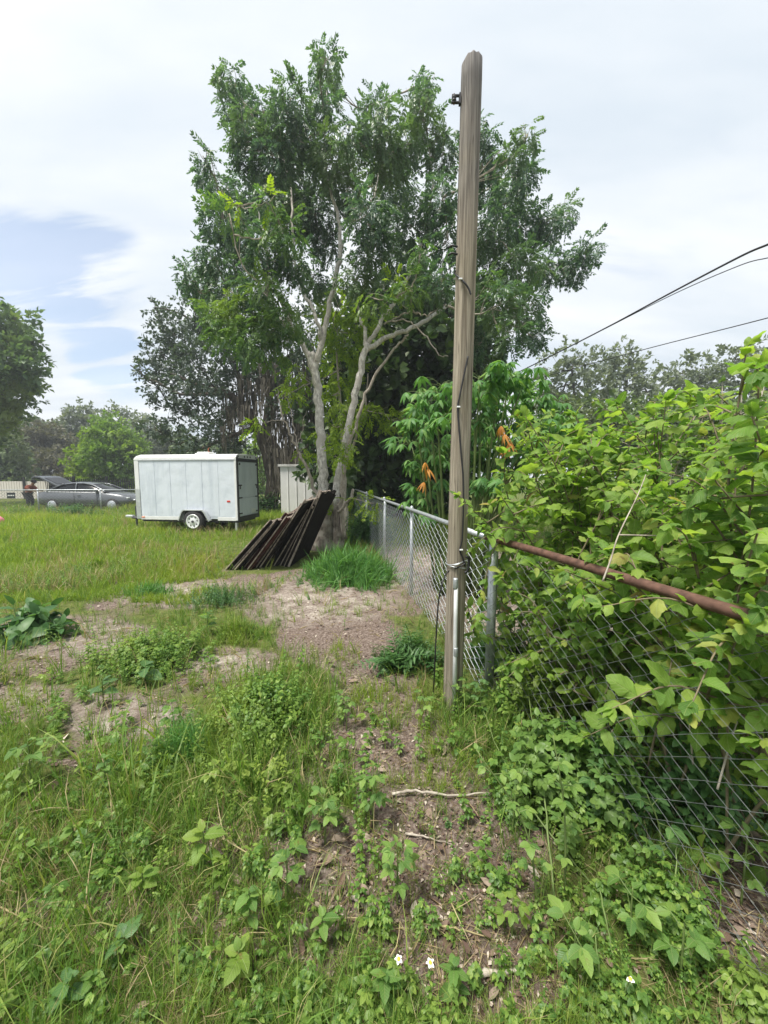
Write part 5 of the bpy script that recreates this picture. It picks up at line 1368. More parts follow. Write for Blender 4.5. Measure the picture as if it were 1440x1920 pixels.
# ---- houses
def house(name, label, pxa, pxb, Y, wall_h, roof_h, wallm, roofm, gable=False):
    xa, xb = at(pxa, 900, Y)[0], at(pxb, 900, Y)[0]; w = xb - xa
    r = empty(name, (xa, Y, 0), label, 'house')
    MB().box((0, 0, 0), (w, 5, wall_h)).build('wall', wallm, r)
    b = MB()
    if gable: b.prism([(-.25, wall_h - .02), (w + .25, wall_h - .02), (w / 2, wall_h + roof_h)], -.25, 5.2)
    else: b.add([(-.3, -.3, wall_h + .003), (w + .3, -.3, wall_h + .003), (w + .3, 5.3, wall_h + .003), (-.3, 5.3, wall_h + .003), (.4, 2.5, wall_h + roof_h), (w - .4, 2.5, wall_h + roof_h)], [(0, 3, 2, 1), (0, 1, 5, 4), (1, 2, 5), (2, 3, 4, 5), (3, 0, 4)])
    b.build('roof', roofm, r)
    MB().box((w * .62, -.05, .05), (w * .62 + .9, -.004, 1.6)).build('door', M['trailer_roof'], r)
    for f in (.15, .4):
        o = MB().box((w * f, -.04, .8), (w * f + .7, -.004, 1.55)).build('window', M['glass'], r)
        MB().box((w * f - .06, -.055, .72), (w * f + .76, -.042, .79)).build('sill', M['housewall'], o)
house('house', 'small house with green roof at the far left edge', -30, 40, 38, 1.1 + .35, .75, M['housewall'], M['roofgreen'])
house('house', 'small white building partly hidden behind the car tailgate', 96, 134, 40, 1.55, .7, M['housewall'], M['shedroof'])
house('house', 'narrow white gabled building left of the bright green tree', 124, 143, 44, 1.9, .8, M['housewall'], M['housewall'], True)
for px, lab in ((394, 'orange-red post showing above the trailer roof beside the vent'), ):
    c = at(px, 900, 27); o = MB().tube([(c[0], 27, 0), (c[0], 27, 3.6)], .07, 8).build('post', M['redpost']); tag(o, lab, 'post')
c = gp(-7, 992)
o = MB().lathe([(.01, 0), (.11, .02), (.19, .09), (.215, .2), (.19, .31), (.11, .385), (.01, .405)], 20, Matrix.Translation((c[0], c[1], 0))).build('ball', M['pink'], None, True); tag(o, 'pink ball on the lawn cut off by the left edge', 'ball')
print('objects done')

# ================================================================ PLANTS BY THE FENCE
def t_wave(t, amp, fr, ph, curl):
    V = t[0].copy(); V[:, 2] += amp * np.sin(fr * V[:, 1] + ph + np.sign(V[:, 0]) * 1.3) * np.abs(V[:, 0]) * 3 - curl * V[:, 0] ** 2 * 4
    V[:, 0] += .05 * np.sin(2.2 * V[:, 1] + ph); return V, t[1]
LEAFV = [t_wave(t_leaf(w_, f_, d_, .07, 8), a_w, 9 + 3 * i_, i_ * 1.7, c_) for i_, (w_, f_, d_, a_w, c_) in enumerate(((.27, .25, .25, .05, .2), (.31, .1, .5, .07, .6), (.24, .5, .15, .04, 0), (.29, .2, .7, .06, .9), (.33, .0, .35, .08, .4), (.22, .35, .45, .05, .3)))]
LEAFV_OLD = [t_leaf(.27, .22, .30, .05, 6), t_leaf(.30, .15, .45, .05, 6), t_leaf(.25, .30, .20, .06, 6), t_leaf(.29, .25, .6, .05, 6)]
def fence_y(px):
    """depth at which the near fence is met in that column"""
    m = (px - 720) / FPX
    d = PB - PA; t = (m * PA[1] - PA[0]) / (d[0] - m * d[1])
    return PA[1] + t * d[1]
class Shrub:
    def __init__(s): s.w = MB(); s.P = []; s.D = []; s.U = []; s.S = []
    def shoot(s, pts, r0, r1, lsize, spacing, start=.25, seg=7, pairs=True):
        c = curve(pts, seg); s.w.tube(c, np.linspace(r0, r1, len(c)), 5)
        L_ = np.concatenate([[0], np.cumsum(np.linalg.norm(np.diff(c, axis=0), axis=1))])
        tot = L_[-1]; n = max(2, int(tot * (1 - start) / spacing)); ph = rng.uniform(0, 3.14)
        for i in range(n):
            q = tot * start + (i + .5) * tot * (1 - start) / n
            p = np.array([np.interp(q, L_, c[:, k]) for k in range(3)])
            p2 = np.array([np.interp(min(q + .03, tot), L_, c[:, k]) for k in range(3)]); p3 = np.array([np.interp(max(q - .03, 0), L_, c[:, k]) for k in range(3)])
            tg_ = norm(p2 - p3); a = np.cross(tg_, [0, 0, 1.0]); a = norm(a) if np.linalg.norm(a) > .05 else np.array([1.0, 0, 0]); bb = np.cross(tg_, a)
            th = ph + (i % 2) * 1.57
            for sg in ((1, -1) if pairs else (1,)):
                d = sg * (math.cos(th) * a + math.sin(th) * bb) + tg_ * .55 + rng.normal(0, .2, 3); d[2] = d[2] * .6 + .05
                s.P.append(p); s.D.append(d); s.U.append(norm(np.array([0, 0, 1.0]) + rng.normal(0, .35, 3) - .2 * np.array([0, 1, 0])))
                f = q / tot
                s.S.append(lsize * rng.uniform(.65, 1.15) * (1.0 if f < .8 else 1.25 - f * .55))
        # a whorl of young leaves at the tip
        for k in range(4):
            s.P.append(c[-1]); s.D.append(norm(c[-1] - c[-2]) + rng.normal(0, .6, 3)); s.U.append(np.array([0, 0, 1.0]) + rng.normal(0, .3, 3)); s.S.append(lsize * rng.uniform(.35, .7))
        return c
    def finish(s, root, wood, leaf, near=0, tm=LEAFV, stem_name='stem'):
        l0 = np.array(root.location)
        s.w.v = [tuple(np.array(p) - l0) for p in s.w.v]
        s.w.build(stem_name, wood, root, True)['kind'] = 'stuff'
        P = np.array(s.P) - l0; Mx = frames(np.array(s.D), np.array(s.U)); S = np.array(s.S)
        pk_ = rng.integers(0, len(tm), len(P))
        if near:
            u, v, dep = topx(P[:, 0] + l0[0], P[:, 1] + l0[1], P[:, 2] + l0[2])
            sz = np.where((u > -40) & (u < 1480) & (v > 0) & (v < 1940) & (dep > .2), S / np.maximum(dep, .2), 0)
            big = np.argsort(-sz)[:near]
            mes = [np_mesh('leaf', t[0], t[1], True, None, t[0]) for t in tm]
            for m in mes: m.materials.append(leaf)
            for i in big:
                o = obj('leaf', mes[pk_[i]], leaf, root)
                A = np.eye(4); A[:3, :3] = Mx[i] * S[i]; A[:3, 3] = P[i]
                o.matrix_local = Matrix(A.tolist())
            rest = np.setdiff1d(np.arange(len(P)), big)
        else: rest = np.arange(len(P))
        if len(rest): scatter_obj('foliage', tm, Mx[rest], P[rest], S[rest], leaf, root, 'stuff', pk_[rest])
# ---- the broad-leaved bush leaning over the rusty rail
bush = empty('bush', (1.9, 2.1, 0), 'large bright green broad-leaved bush spilling over the rusty fence rail', 'bush')
B = Shrub()
YT = ([880, 930, 960, 1050, 1150, 1250, 1350, 1440, 1560, 1700], [930, 830, 770, 755, 745, 745, 720, 640, 560, 500])
def bush_stem(px, py, Y, lsize, nside=5, base=None):
    tip = at(px, py, Y)
    if base is None:
        base = np.array([tip[0] * .55 + 1.9 * .45 + rng.uniform(-.25, .5), max(fence_y(min(px, 1430)) + .25, tip[1] * .6 + 2.1 * .4 + rng.uniform(-.3, .4)), 0])
        fx = PA[0] + (PB - PA)[0] * (base[1] - PA[1]) / (PB - PA)[1]
        base[0] = max(base[0], fx + .18)
    mid = base * .45 + tip * .55; mid[2] = tip[2] * .72 + .1; mid += rng.normal(0, .12, 3) * (1, .5, 1)
    c = B.shoot([base, (base + mid) / 2 + np.array([rng.normal(0, .10), rng.normal(0, .05), .12]), mid, tip], rng.uniform(.005, .010), .003, lsize, .07, .38)
    m = len(c)
    for _ in range(nside):
        i = rng.integers(int(m * .35), m - 2); s_ = c[i]
        d = norm(rng.normal(0, 1, 3) + np.array([-.25, -.25, .35])); ln = rng.uniform(.22, .55)
        e = s_ + d * ln; u, v, dep = topx(*e)
        if v < np.interp(u, *YT) - 10 or u < 860: continue
        B.shoot([s_, s_ + d * ln * .5 + np.array([0, 0, .05]), e + np.array([0, 0, -.04])], .005, .002, lsize * .92, .07, .15, 5)
n = 0
while n < 80:
    px = rng.uniform(930, 1640); yt = np.interp(px, *YT)
    py = yt + (1120 - yt) * rng.random() ** 1.25
    fy = fence_y(min(px, 1430)); Y = rng.uniform(max(1.45, fy + .1), 4.2) if py < 980 else rng.uniform(fy + .08, fy + 1.4)
    if py < yt + 60 and Y < 2.0 and px < 1330: Y += .8
    bush_stem(px, py, Y, rng.uniform(.085, .138), 6); n += 1
# sprays that the photograph shows reaching over the rail or in front of the pole
for px, py, Y, ls in ((858, 928, 2.25, .10), (940, 930, 2.3, .12), (985, 780, 2.7, .15), (945, 850, 2.6, .15), (1060, 1070, 1.85, .12), (1000, 1060, 2.05, .12), (1170, 1080, 1.6, .12), (1385, 1115, 1.22, .115), (1300, 1010, 1.5, .12), (1425, 1385, 1.12, .10), (1110, 1010, 1.75, .13), (1230, 930, 1.7, .13),
                      (1400, 650, 1.62, .125), (1425, 690, 1.45, .13), (1410, 780, 1.35, .13), (1440, 860, 1.25, .13), (1340, 900, 1.45, .12), (1160, 760, 2.6, .15), (1225, 780, 2.4, .15), (1080, 780, 2.7, .15), (900, 985, 2.3, .10), (935, 1080, 2.25, .11), (900, 1150, 2.35, .10), (1430, 1140, 1.05, .11), (1395, 1170, 1.12, .10), (1440, 1060, 1.1, .12), (1420, 1000, 1.15, .12), (1060, 1115, 1.85, .10)):
    bush_stem(px, py, Y, ls, 3)
# shaded lower growth behind the mesh
for _ in range(34):
    px = rng.uniform(960, 1560); py = rng.uniform(1130, 1560); fy = fence_y(min(px, 1430))
    bush_stem(px, py, fy + rng.uniform(.06, .9), rng.uniform(.08, .12), 3)
B.finish(bush, plain('bush_stem', (.15, .125, .075), .8, 0, .35, 14), M['leaf_bush'], 300)
# two bare forked twigs and two rust-red canes in the bush
b = MB(); l0 = np.array(bush.location)
for pts in ([(1130, 1090, 1.62), (1145, 1050, 1.62), (1160, 1003, 1.64), (1195, 930, 1.75), (1215, 880, 1.85)], [(1160, 1003, 1.64), (1210, 1004, 1.66), (1265, 1005, 1.7)], [(1300, 1440, 1.5), (1290, 1340, 1.5), (1265, 1200, 1.55)], [(1345, 1480, 1.35), (1370, 1390, 1.4), (1400, 1300, 1.45)]):
    b.tube(curve([at(*p) - l0 for p in pts], 6), np.linspace(.004, .002, (len(pts) - 1) * 6 + 1), 6)
b.build('bare_twig', M['twig'], bush, True)['kind'] = 'stuff'
# ---- farther shrub behind it
bk = empty('bush', (3.4, 5.6, 0), 'hazy green shrub further back behind the bright bush at right', 'bush')
B2 = B; B = Shrub()
for _ in range(46):
    px = rng.uniform(1040, 1640); py = rng.uniform(735, 860) - (px > 1350) * 40; Y = rng.uniform(4.6, 7.0)
    tip = at(px, py, Y); base = np.array([tip[0] * .8 + .8, Y + rng.uniform(-.4, .5), 0]); mid = (base + tip) / 2 + np.array([0, 0, .3])
    c = B.shoot([base, mid, tip], .02, .005, .15, .12, .35)
    for _ in range(7):
        i = rng.integers(len(c) // 3, len(c)); d = norm(rng.normal(0, 1, 3) + np.array([0, 0, .3])); e = c[i] + d * rng.uniform(.3, .7)
        if topx(*e)[1] > 730: B.shoot([c[i], c[i] + d * .2 + np.array([0, 0, .04]), e], .007, .003, .14, .10, .1, 4)
B.finish(bk, M['twig'], M['leaf_bush2'])
# ---- drooping palmate-leaved plant behind the pole
cas = empty('palmate_plant', (1.1, 5.2, 0), 'tall plant with drooping hand-shaped leaves behind the utility pole', 'plant')
l0 = np.array(cas.location); PLM = [t_palm(7, s) for s in range(4)]
b = MB(); P, dry = [], []
heads = [(800, 740), (780, 790), (770, 830), (790, 870), (805, 910), (830, 720), (900, 705), (940, 700), (985, 705), (1015, 730), (1035, 770), (930, 730), (970, 750), (900, 745), (820, 790), (830, 840), (950, 790), (1010, 800), (890, 790), (915, 850), (985, 850), (800, 945), (850, 760), (860, 830), (1040, 820), (880, 900), (920, 900), (960, 910), (810, 850), (785, 760), (915, 720), (955, 715), (1000, 760), (1020, 790), (940, 760), (980, 790), (905, 815), (935, 830), (1000, 830), (1030, 850), (960, 870), (890, 860), (1050, 790)]
for k, (px, py) in enumerate(heads):
    Y = rng.uniform(4.5, 5.8); tip = at(px, py, Y)
    base = np.array([.62 + .16 * tip[0] + rng.uniform(0, .5), rng.uniform(4.9, 5.5), 0])
    mid = base * .4 + tip * .6; mid[2] = tip[2] * .66
    c = curve([base - l0, mid - l0, tip - l0], 6); b.tube(c, np.linspace(.022, .008, len(c)), 6)
    for j in range(13):
        a = rng.uniform(0, 6.28); ln = rng.uniform(.06, .32)
        e = tip - l0 + np.array([math.cos(a) * ln, math.sin(a) * ln, rng.uniform(-.14, .10)])
        b.tube(curve([tip - l0 - np.array([0, 0, .04]), (tip - l0 + e) / 2 + np.array([0, 0, .03]), e], 3), .003, 4)
        P.append(e)
b.build('stem', M['stem_green'], cas, True)['kind'] = 'stuff'
P = np.array(P); N = len(P)
for i in range(N):
    if i < 4:
        me_ = None
PM = [np_mesh('leaf', t[0], t[1], True) for t in PLM]
for m in PM: m.materials.append(M['leaf_cassava'])
Mx = zrot(N, .3); SS = rng.uniform(.15, .27, N)
near_ = np.argsort(P[:, 1] - .3 * SS)
for i in near_[:300]:
    o = obj('leaf', PM[i % 4], M['leaf_cassava'], cas)
    A = np.eye(4); A[:3, :3] = Mx[i] * SS[i]; A[:3, 3] = P[i]; o.matrix_local = Matrix(A.tolist())
rest = near_[300:]
scatter_obj('leaves', PLM, Mx[rest], P[rest], SS[rest], M['leaf_cassava'], cas)
DM = [np_mesh('dry_leaf', t[0] * np.array([.6, .6, 1.25]), t[1], True) for t in PLM[:2]]
for m in DM: m.materials.append(M['leaf_dry'])
for px, py, Y in ((797, 868, 4.4), (802, 880, 4.42), (795, 905, 4.45), (945, 815, 4.4), (955, 830, 4.4), (950, 840, 4.4), (940, 800, 4.4)):
    o = obj('dry_leaf', DM[rng.integers(0, 2)], M['leaf_dry'], cas); A = np.eye(4); A[:3, :3] = zrot(1, .2)[0] * rng.uniform(.15, .22); A[:3, 3] = at(px, py, Y) - l0; o.matrix_local = Matrix(A.tolist()); o['label'] = 'dry orange leaf'
print('bushes done')

# ================================================================ WEEDS AND GRASS
BL = [t_tuft(8, s, .022) for s in range(6)]
BLONG = [t_tuft(5, s, .012, .5) for s in range(10, 15)]
SPR = [t_sprig(5, s, 1.0, .30, .25) for s in range(5)]
SPRF = [t_sprig(9, s, 1.0, .15, .27) for s in range(60, 65)]
TRIF = [t_sprig(6, s, 1.0, .20, .30, True) for s in range(70, 75)]
BLF = [t_tuft(9, s, .011, .55) for s in range(80, 86)]
BLM = [t_tuft(9, s, .020, .75) for s in range(90, 96)]
TRI = [t_sprig(3, s, 1.0, .36, .3, True) for s in range(20, 24)]
FEA = [t_feather(s) for s in range(4)]
def sample(n, u0, u1, v0, v1, veg=None):
    """ground points, denser near the camera; kept by the chance veg(x, y)"""
    u = rng.uniform(u0, u1, n); v = rng.uniform(v0, v1, n)
    a, bb = (u - 720) / FPX, (960 - v) / FPX
    dz = -SP + bb * CP; t = -CAMZ / dz
    x, y = a * t, (CP + bb * SP) * t
    k = np.ones(n, bool) if veg is None else rng.random(n) < veg(x, y)
    x, y = x[k], y[k]
    return x, y, gh(x, y), np.hypot(x, y)
def fenceside(x, y):   # > 0 on the far side of the fence
    fx = np.where(y < PB[1], PA[0] + (PB - PA)[0] * (y - PA[1]) / (PB - PA)[1], PB[0] + (PC - PB)[0] * (y - PB[1]) / (PC - PB)[1])
    return x - fx
def green(x, y): return np.clip(1.0 - 1.35 * bareness(x, y), 0.0, 1) * np.where(fenceside(x, y) > .05, .25, 1)
def lawnmask(x, y): return np.where((fenceside(x, y) > 0) & (y < 9), .05, 1.0) * np.clip(1 - 1.3 * bareness(x, y), .0, 1)
# far lawn
x, y, z, d = sample(44000, -140, 900, 945, 1130, lawnmask)
u_, v_, _d = topx(x, y, 0)
k = (np.hypot(x + 1.34, y - 8.4) > .35) & ~((u_ > 405 + 30 * vnoise(x, y, 3, 71)) & (u_ < 660) & (v_ > 1052 + 22 * vnoise(x, y, 4, 72)) & (rng.random(len(x)) < .85)) & ~((x > -2.75) & (x < -1.2) & (y > 6.2) & (y < 8.6)); x, y, z, d = x[k], y[k], z[k], d[k]
tall = .5 + .9 * vnoise(x, y, .6, 21)
o = scatter_obj('lawn_grass', BL, zrot(len(x), .15), np.stack([x, y, z - .01], 1), (.10 + .018 * np.minimum(d, 14)) * tall * rng.uniform(.5, 1.25, len(x)) * (1 - .6 * np.clip((u_[k] - 300) / 140, 0, 1) * np.clip((v_[k] - 985) / 50, 0, 1)) * (1 - .45 * np.clip((v_[k] - 1050) / 60, 0, 1)), M['lawn']); tag(o, 'long bright lawn grass in front of the trailer', 'grass')
x, y, z, d = sample(3600, -140, 760, 950, 1120, lambda x, y: lawnmask(x, y) * (vnoise(x, y, .8, 61) > .5)); k = ~((x > -2.75) & (x < -1.0) & (y > 6.0)); x, y, z, d = x[k], y[k], z[k], d[k]
o = scatter_obj('lawn_grass', BLONG, zrot(len(x), .25), np.stack([x, y, z - .01], 1), (.14 + .02 * np.minimum(d, 14)) * rng.uniform(.7, 1.2, len(x)), M['straw']); tag(o, 'dry seed stalks standing in the lawn', 'grass')
x, y, z, d = sample(5200, -140, 760, 950, 1120, lambda x, y: lawnmask(x, y) * (vnoise(x, y, .9, 62) > .56)); k = ~((x > -2.75) & (x < -1.0) & (y > 6.0)); x, y, z, d = x[k], y[k], z[k], d[k]
o = scatter_obj('lawn_grass', SPRF, zrot(len(x), .25), np.stack([x, y, z - .01], 1), (.08 + .018 * np.minimum(d, 14)) * rng.uniform(.6, 1.2, len(x)), M['leaf_weed']); tag(o, 'darker leafy weeds mixed into the lawn', 'grass')
# far side of the fence
x, y, z, d = sample(9000, 640, 1500, 925, 1120, lambda x, y: np.where(fenceside(x, y) > .1, np.clip((y - 6.5) / 3, .12, 1), 0))
o = scatter_obj('grass', BL, zrot(len(x), .15), np.stack([x, y, z - .01], 1), (.06 + .02 * np.minimum(d, 12)) * rng.uniform(.5, 1.1, len(x)), M['grass']); tag(o, 'thin grass beyond the chain-link fence', 'grass', kind='stuff')
# grass of the near yard
def near_grass(n, tm, smin, smax, mat, name, label, veg, v0=1075, v1=2150, tilt=.2, u0=-250, u1=1700):
    x, y, z, d = sample(n, u0, u1, v0, v1, veg)
    sc_ = rng.uniform(smin, smax, len(x)) * (.75 + .5 * vnoise(x, y, 1.5, 31)) * np.clip(d / 2.4, .5, 1)
    o = scatter_obj(name, tm, zrot(len(x), tilt), np.stack([x, y, z - .006], 1), sc_, mat); tag(o, label, 'grass' if 'grass' in name or 'straw' in name else 'weeds', kind='stuff'); return o
near_grass(12000, BLF, .06, .19, M['lawn'], 'grass', 'sparse short yellowish grass growing on the bare tracks', lambda x, y: .8 * np.clip(bareness(x, y), 0, 1) * (vnoise(x, y, 2.4, 55) > .5), v1=1500)
near_grass(24000, BLF, .08, .26, M['grass'], 'grass', 'short green grass growing in patches across the near yard', lambda x, y: green(x, y) * (.3 + .7 * (vnoise(x, y, 1.3, 41) > .42)))
near_grass(2600, BLONG, .16, .38, M['grass'], 'tall_grass', 'long thin grass stalks in the near yard', lambda x, y: np.clip(green(x, y) ** 1.5 + .04, 0, 1) * (vnoise(x, y, .9, 43) > .4))
near_grass(9500, BLONG, .10, .32, M['straw'], 'dry_straw', 'dry tan straw standing among the near weeds', lambda x, y: np.clip(.22 + green(x, y), 0, 1) * np.clip(.22 + .9 * (topx(x, y, 0)[0] < 480) * (topx(x, y, 0)[1] > 1560), .2, 1) * .8, tilt=.8)
near_grass(2200, SPR, .06, .16, M['leaf_weed'], 'weed_cover', 'small leafy weeds carpeting the near yard', lambda x, y: green(x, y) * (vnoise(x, y, 1.7, 45) > .48))
near_grass(1700, SPRF, .10, .30, M['leaf_weed'], 'weed_cover', 'slender many-leaved weeds in the near yard', lambda x, y: np.clip(green(x, y) + .03, 0, 1) * (vnoise(x, y, 1.2, 46) > .45))
near_grass(1100, TRI, .09, .24, M['leaf_weed'], 'weed_cover', 'three-leaved weeds scattered over the near ground', lambda x, y: np.clip(green(x, y) + .10, 0, 1) * (vnoise(x, y, 1.4, 47) > .42), 1280)
near_grass(230, TRIF, .08, .26, M['leaf_weed'], 'weed_cover', 'sparse weeds growing through the mulch path', lambda x, y: np.where(fenceside(x, y) > .05, .1, .75) * (vnoise(x, y, 1.8, 52) > .35), 1340, u0=420, u1=1150)
near_grass(1500, BLF, .08, .2, M['grass'], 'grass', 'thin grass wisps growing through the mulch path', lambda x, y: np.where(fenceside(x, y) > .05, .1, .7) * (vnoise(x, y, 2.1, 53) > .4), 1300, u0=420, u1=1150)
near_grass(380, BLONG, .26, .5, M['grass'], 'tall_grass', 'long loose pale grass at the lower left', lambda x, y: np.clip(green(x, y) + .1, 0, 1) * (vnoise(x, y, 1.1, 58) > .35), 1400, u0=-250, u1=620)
near_grass(900, SPR, .04, .09, M['leaf_lime'], 'weed_cover', 'pale lime-green low weeds in the near yard', lambda x, y: np.clip(green(x, y) + .05, 0, 1) * (vnoise(x, y, 1.9, 49) > .5))
# litter, straw and chips lying on the bare ground
def flat(n, tm, smin, smax, mat, name, label, veg, v0=1070, lift=.006, w=1.0, u0=-200, u1=1600):
    x, y, z, d = sample(n, u0, u1, v0, 2100, veg)
    N = len(x); a = rng.uniform(0, 6.28, N); dd = np.stack([np.cos(a), np.sin(a), rng.normal(0, .10, N)], 1)
    up = norm(np.stack([rng.normal(0, .3, N), rng.normal(0, .3, N), np.ones(N)], 1))
    S = rng.uniform(smin, smax, N)[:, None] * np.array([[w, 1, 1]]) * np.clip(.55 + d / 5, .6, 2.2)[:, None]
    o = scatter_obj(name, tm, frames(dd, up), np.stack([x, y, z + lift * rng.uniform(.3, 2.2, N)], 1), S, mat); tag(o, label, 'litter', kind='stuff')
CH = [t_diamond(.3, .15), t_diamond(.18, .3), t_leaf(.3, .5, .3, 0, 3)]
flat(34000, CH, .007, .028, M['litter'], 'leaf_litter', 'brown mulch chips and dead leaves on the bare ground', lambda x, y: np.clip(.12 + 1.2 * bareness(x, y), 0, 1) * np.where(fenceside(x, y) > 0, .4, 1))
flat(9000, [t_diamond(.018, .06), t_diamond(.012, -.05)], .03, .13, M['straw'], 'dry_straw', 'dry stems lying flat on the bare ground', lambda x, y: np.clip(.3 + .8 * bareness(x, y), 0, 1))
flat(500, [t_leaf(.32, .5, .4, .05, 5), t_leaf(.25, .7, -.3, .05, 5)], .03, .075, M['litter'], 'leaf_litter', 'larger curled dead leaves on the near ground', lambda x, y: np.clip(.3 + bareness(x, y), 0, 1), 1250, .012)

# ---- clumps that stand out one by one
def clump(name, label, px, py, wpx, hpx, tm, n, smin, smax, mat, cat='weeds', depth=.7, tilt=.3, dome=True, group=None):
    g = gp(px, py); Y = g[1]; w = wpx * Y / FPX / 2; h = hpx * Y / FPX
    root = empty(name, (g[0], g[1], 0), label, cat, group)
    a = rng.uniform(0, 6.28, n); r = np.minimum(np.abs(rng.normal(0, .55, n)) + .05 * rng.random(n), 1.45); r = r * (.75 + .6 * vnoise(np.cos(a) * 1.6 + px, np.sin(a) * 1.6 + py, 1.0, 9))
    x = np.cos(a) * r * w; y = np.sin(a) * r * w * depth + w * depth * .6
    z = gh(g[0] + x, g[1] + y)
    sc_ = rng.uniform(smin, smax, n) * h * (np.clip(1.05 - .45 * r * r, .3, 1) * rng.uniform(.55, 1.1, n) if dome else 1)
    Mx = zrot(n, tilt)
    o = scatter_obj('foliage', tm, Mx, np.stack([x, y, z - .01], 1), sc_, mat, root)
    return root
GRP = 'green clumps in the yard'
clump('grass_clump', 'big lush green grass mound between the tree and the silver fence', 655, 1098, 195, 80, BLM, 900, .45, 1.2, M['grass_lush'], 'grass', .9, .6, group=GRP)
clump('grass_clump', 'dark leafy growth at the fence foot right behind the grass mound', 690, 1020, 130, 75, SPRF, 300, .5, 1.0, M['leaf_weed_dark'], 'weeds', .7, .3, group=GRP)
clump('weed_clump', 'feathery dark green weed mound left of the pole base', 768, 1270, 135, 105, FEA, 150, .55, 1.05, M['leaf_weed_dark'], 'weeds', .7, .35, group=GRP)
clump('weed_clump', 'feathery weeds at the fence foot right of the pole', 945, 1265, 140, 110, FEA, 150, .5, 1.1, M['leaf_weed_dark'], 'weeds', .6, .35, group=GRP)
clump('weed_clump', 'broad dark leafy clump at the left edge beside the sandy track', 45, 1200, 125, 80, [t_sprig(3, s, .75, .85, .22) for s in range(40, 44)], 70, .6, 1.1, M['leaf_weed_dark'], 'weeds', .6, .5, group=GRP)
clump('weed_clump', 'wide leafy clump between the two sandy tracks', 235, 1285, 330, 62, TRIF, 330, .5, 1.15, M['leaf_weed'], 'weeds', .9, .35, group=GRP)
clump('grass_clump', 'yellowish grass clump left of the bare path centre', 440, 1205, 120, 60, BL, 170, .6, 1.1, M['grass'], 'grass', .8, .4, group=GRP)
clump('weed_clump', 'low dark weeds just in front of the leaning panels', 400, 1140, 180, 38, SPRF, 260, .6, 1.1, M['leaf_weed_dark'], 'weeds', .7, .3, group=GRP)
clump('weed_clump', 'large bushy weed mound at the left of the mulch path', 470, 1420, 290, 130, SPRF, 620, .45, .95, M['leaf_weed'], 'weeds', .95, .35, group=GRP)
clump('grass_clump', 'fine grass tussock at the left end of the bushy weed mound', 330, 1440, 150, 130, BLF, 190, .6, 1.05, M['grass_lush'], 'grass', .8, .35, group=GRP)
clump('grass_clump', 'light green grass tuft at the far edge of the sandy track', 270, 1120, 110, 45, BL, 110, .6, 1.1, M['grass_lush'], 'grass', .7, .4, group=GRP)
clump('grass_clump', 'yellow-green grass tuft in the lawn left of the panels', 165, 1075, 100, 45, BL, 110, .6, 1.1, M['lawn'], 'grass', .7, .4, group=GRP)
clump('weed_clump', 'trifoliate weeds filling the corner below the rusty fence', 1110, 1560, 330, 280, TRIF, 230, .3, .75, M['leaf_mid'], 'weeds', .8, .4, group=GRP)
clump('weed_clump', 'vine-like weeds climbing the mesh below the rusty rail', 1330, 1580, 260, 330, SPRF, 60, .4, .9, M['leaf_weed_dark'], 'weeds', .4, .25, group=GRP)
clump('weed_clump', 'leafy weeds climbing the mesh just right of the pole', 1010, 1380, 200, 190, SPRF, 90, .4, 1.0, M['leaf_weed'], 'weeds', .5, .3, group=GRP)
clump('weed_clump', 'tangle of green weeds at the bottom right corner', 1290, 1800, 330, 180, TRIF, 80, .4, .8, M['leaf_weed'], 'weeds', .7, .45, group=GRP)
clump('weed_clump', 'weeds growing along the hidden bottom of the car', 130, 968, 160, 22, SPR, 150, .7, 1.2, M['leaf_weed_dark'], 'weeds', .25, .2, group=GRP)
clump('weed_clump', 'dark shrubs between the trailer and the shed', 500, 962, 50, 40, SPR, 120, .6, 1.1, M['leaf_weed_dark'], 'weeds', .5, .3, group=GRP)
clump('weed_clump', 'pale flowering plants below the small dark sign', 25, 968, 90, 18, SPR, 100, .7, 1.2, M['leaf_bright'], 'weeds', .4, .2, group=GRP)

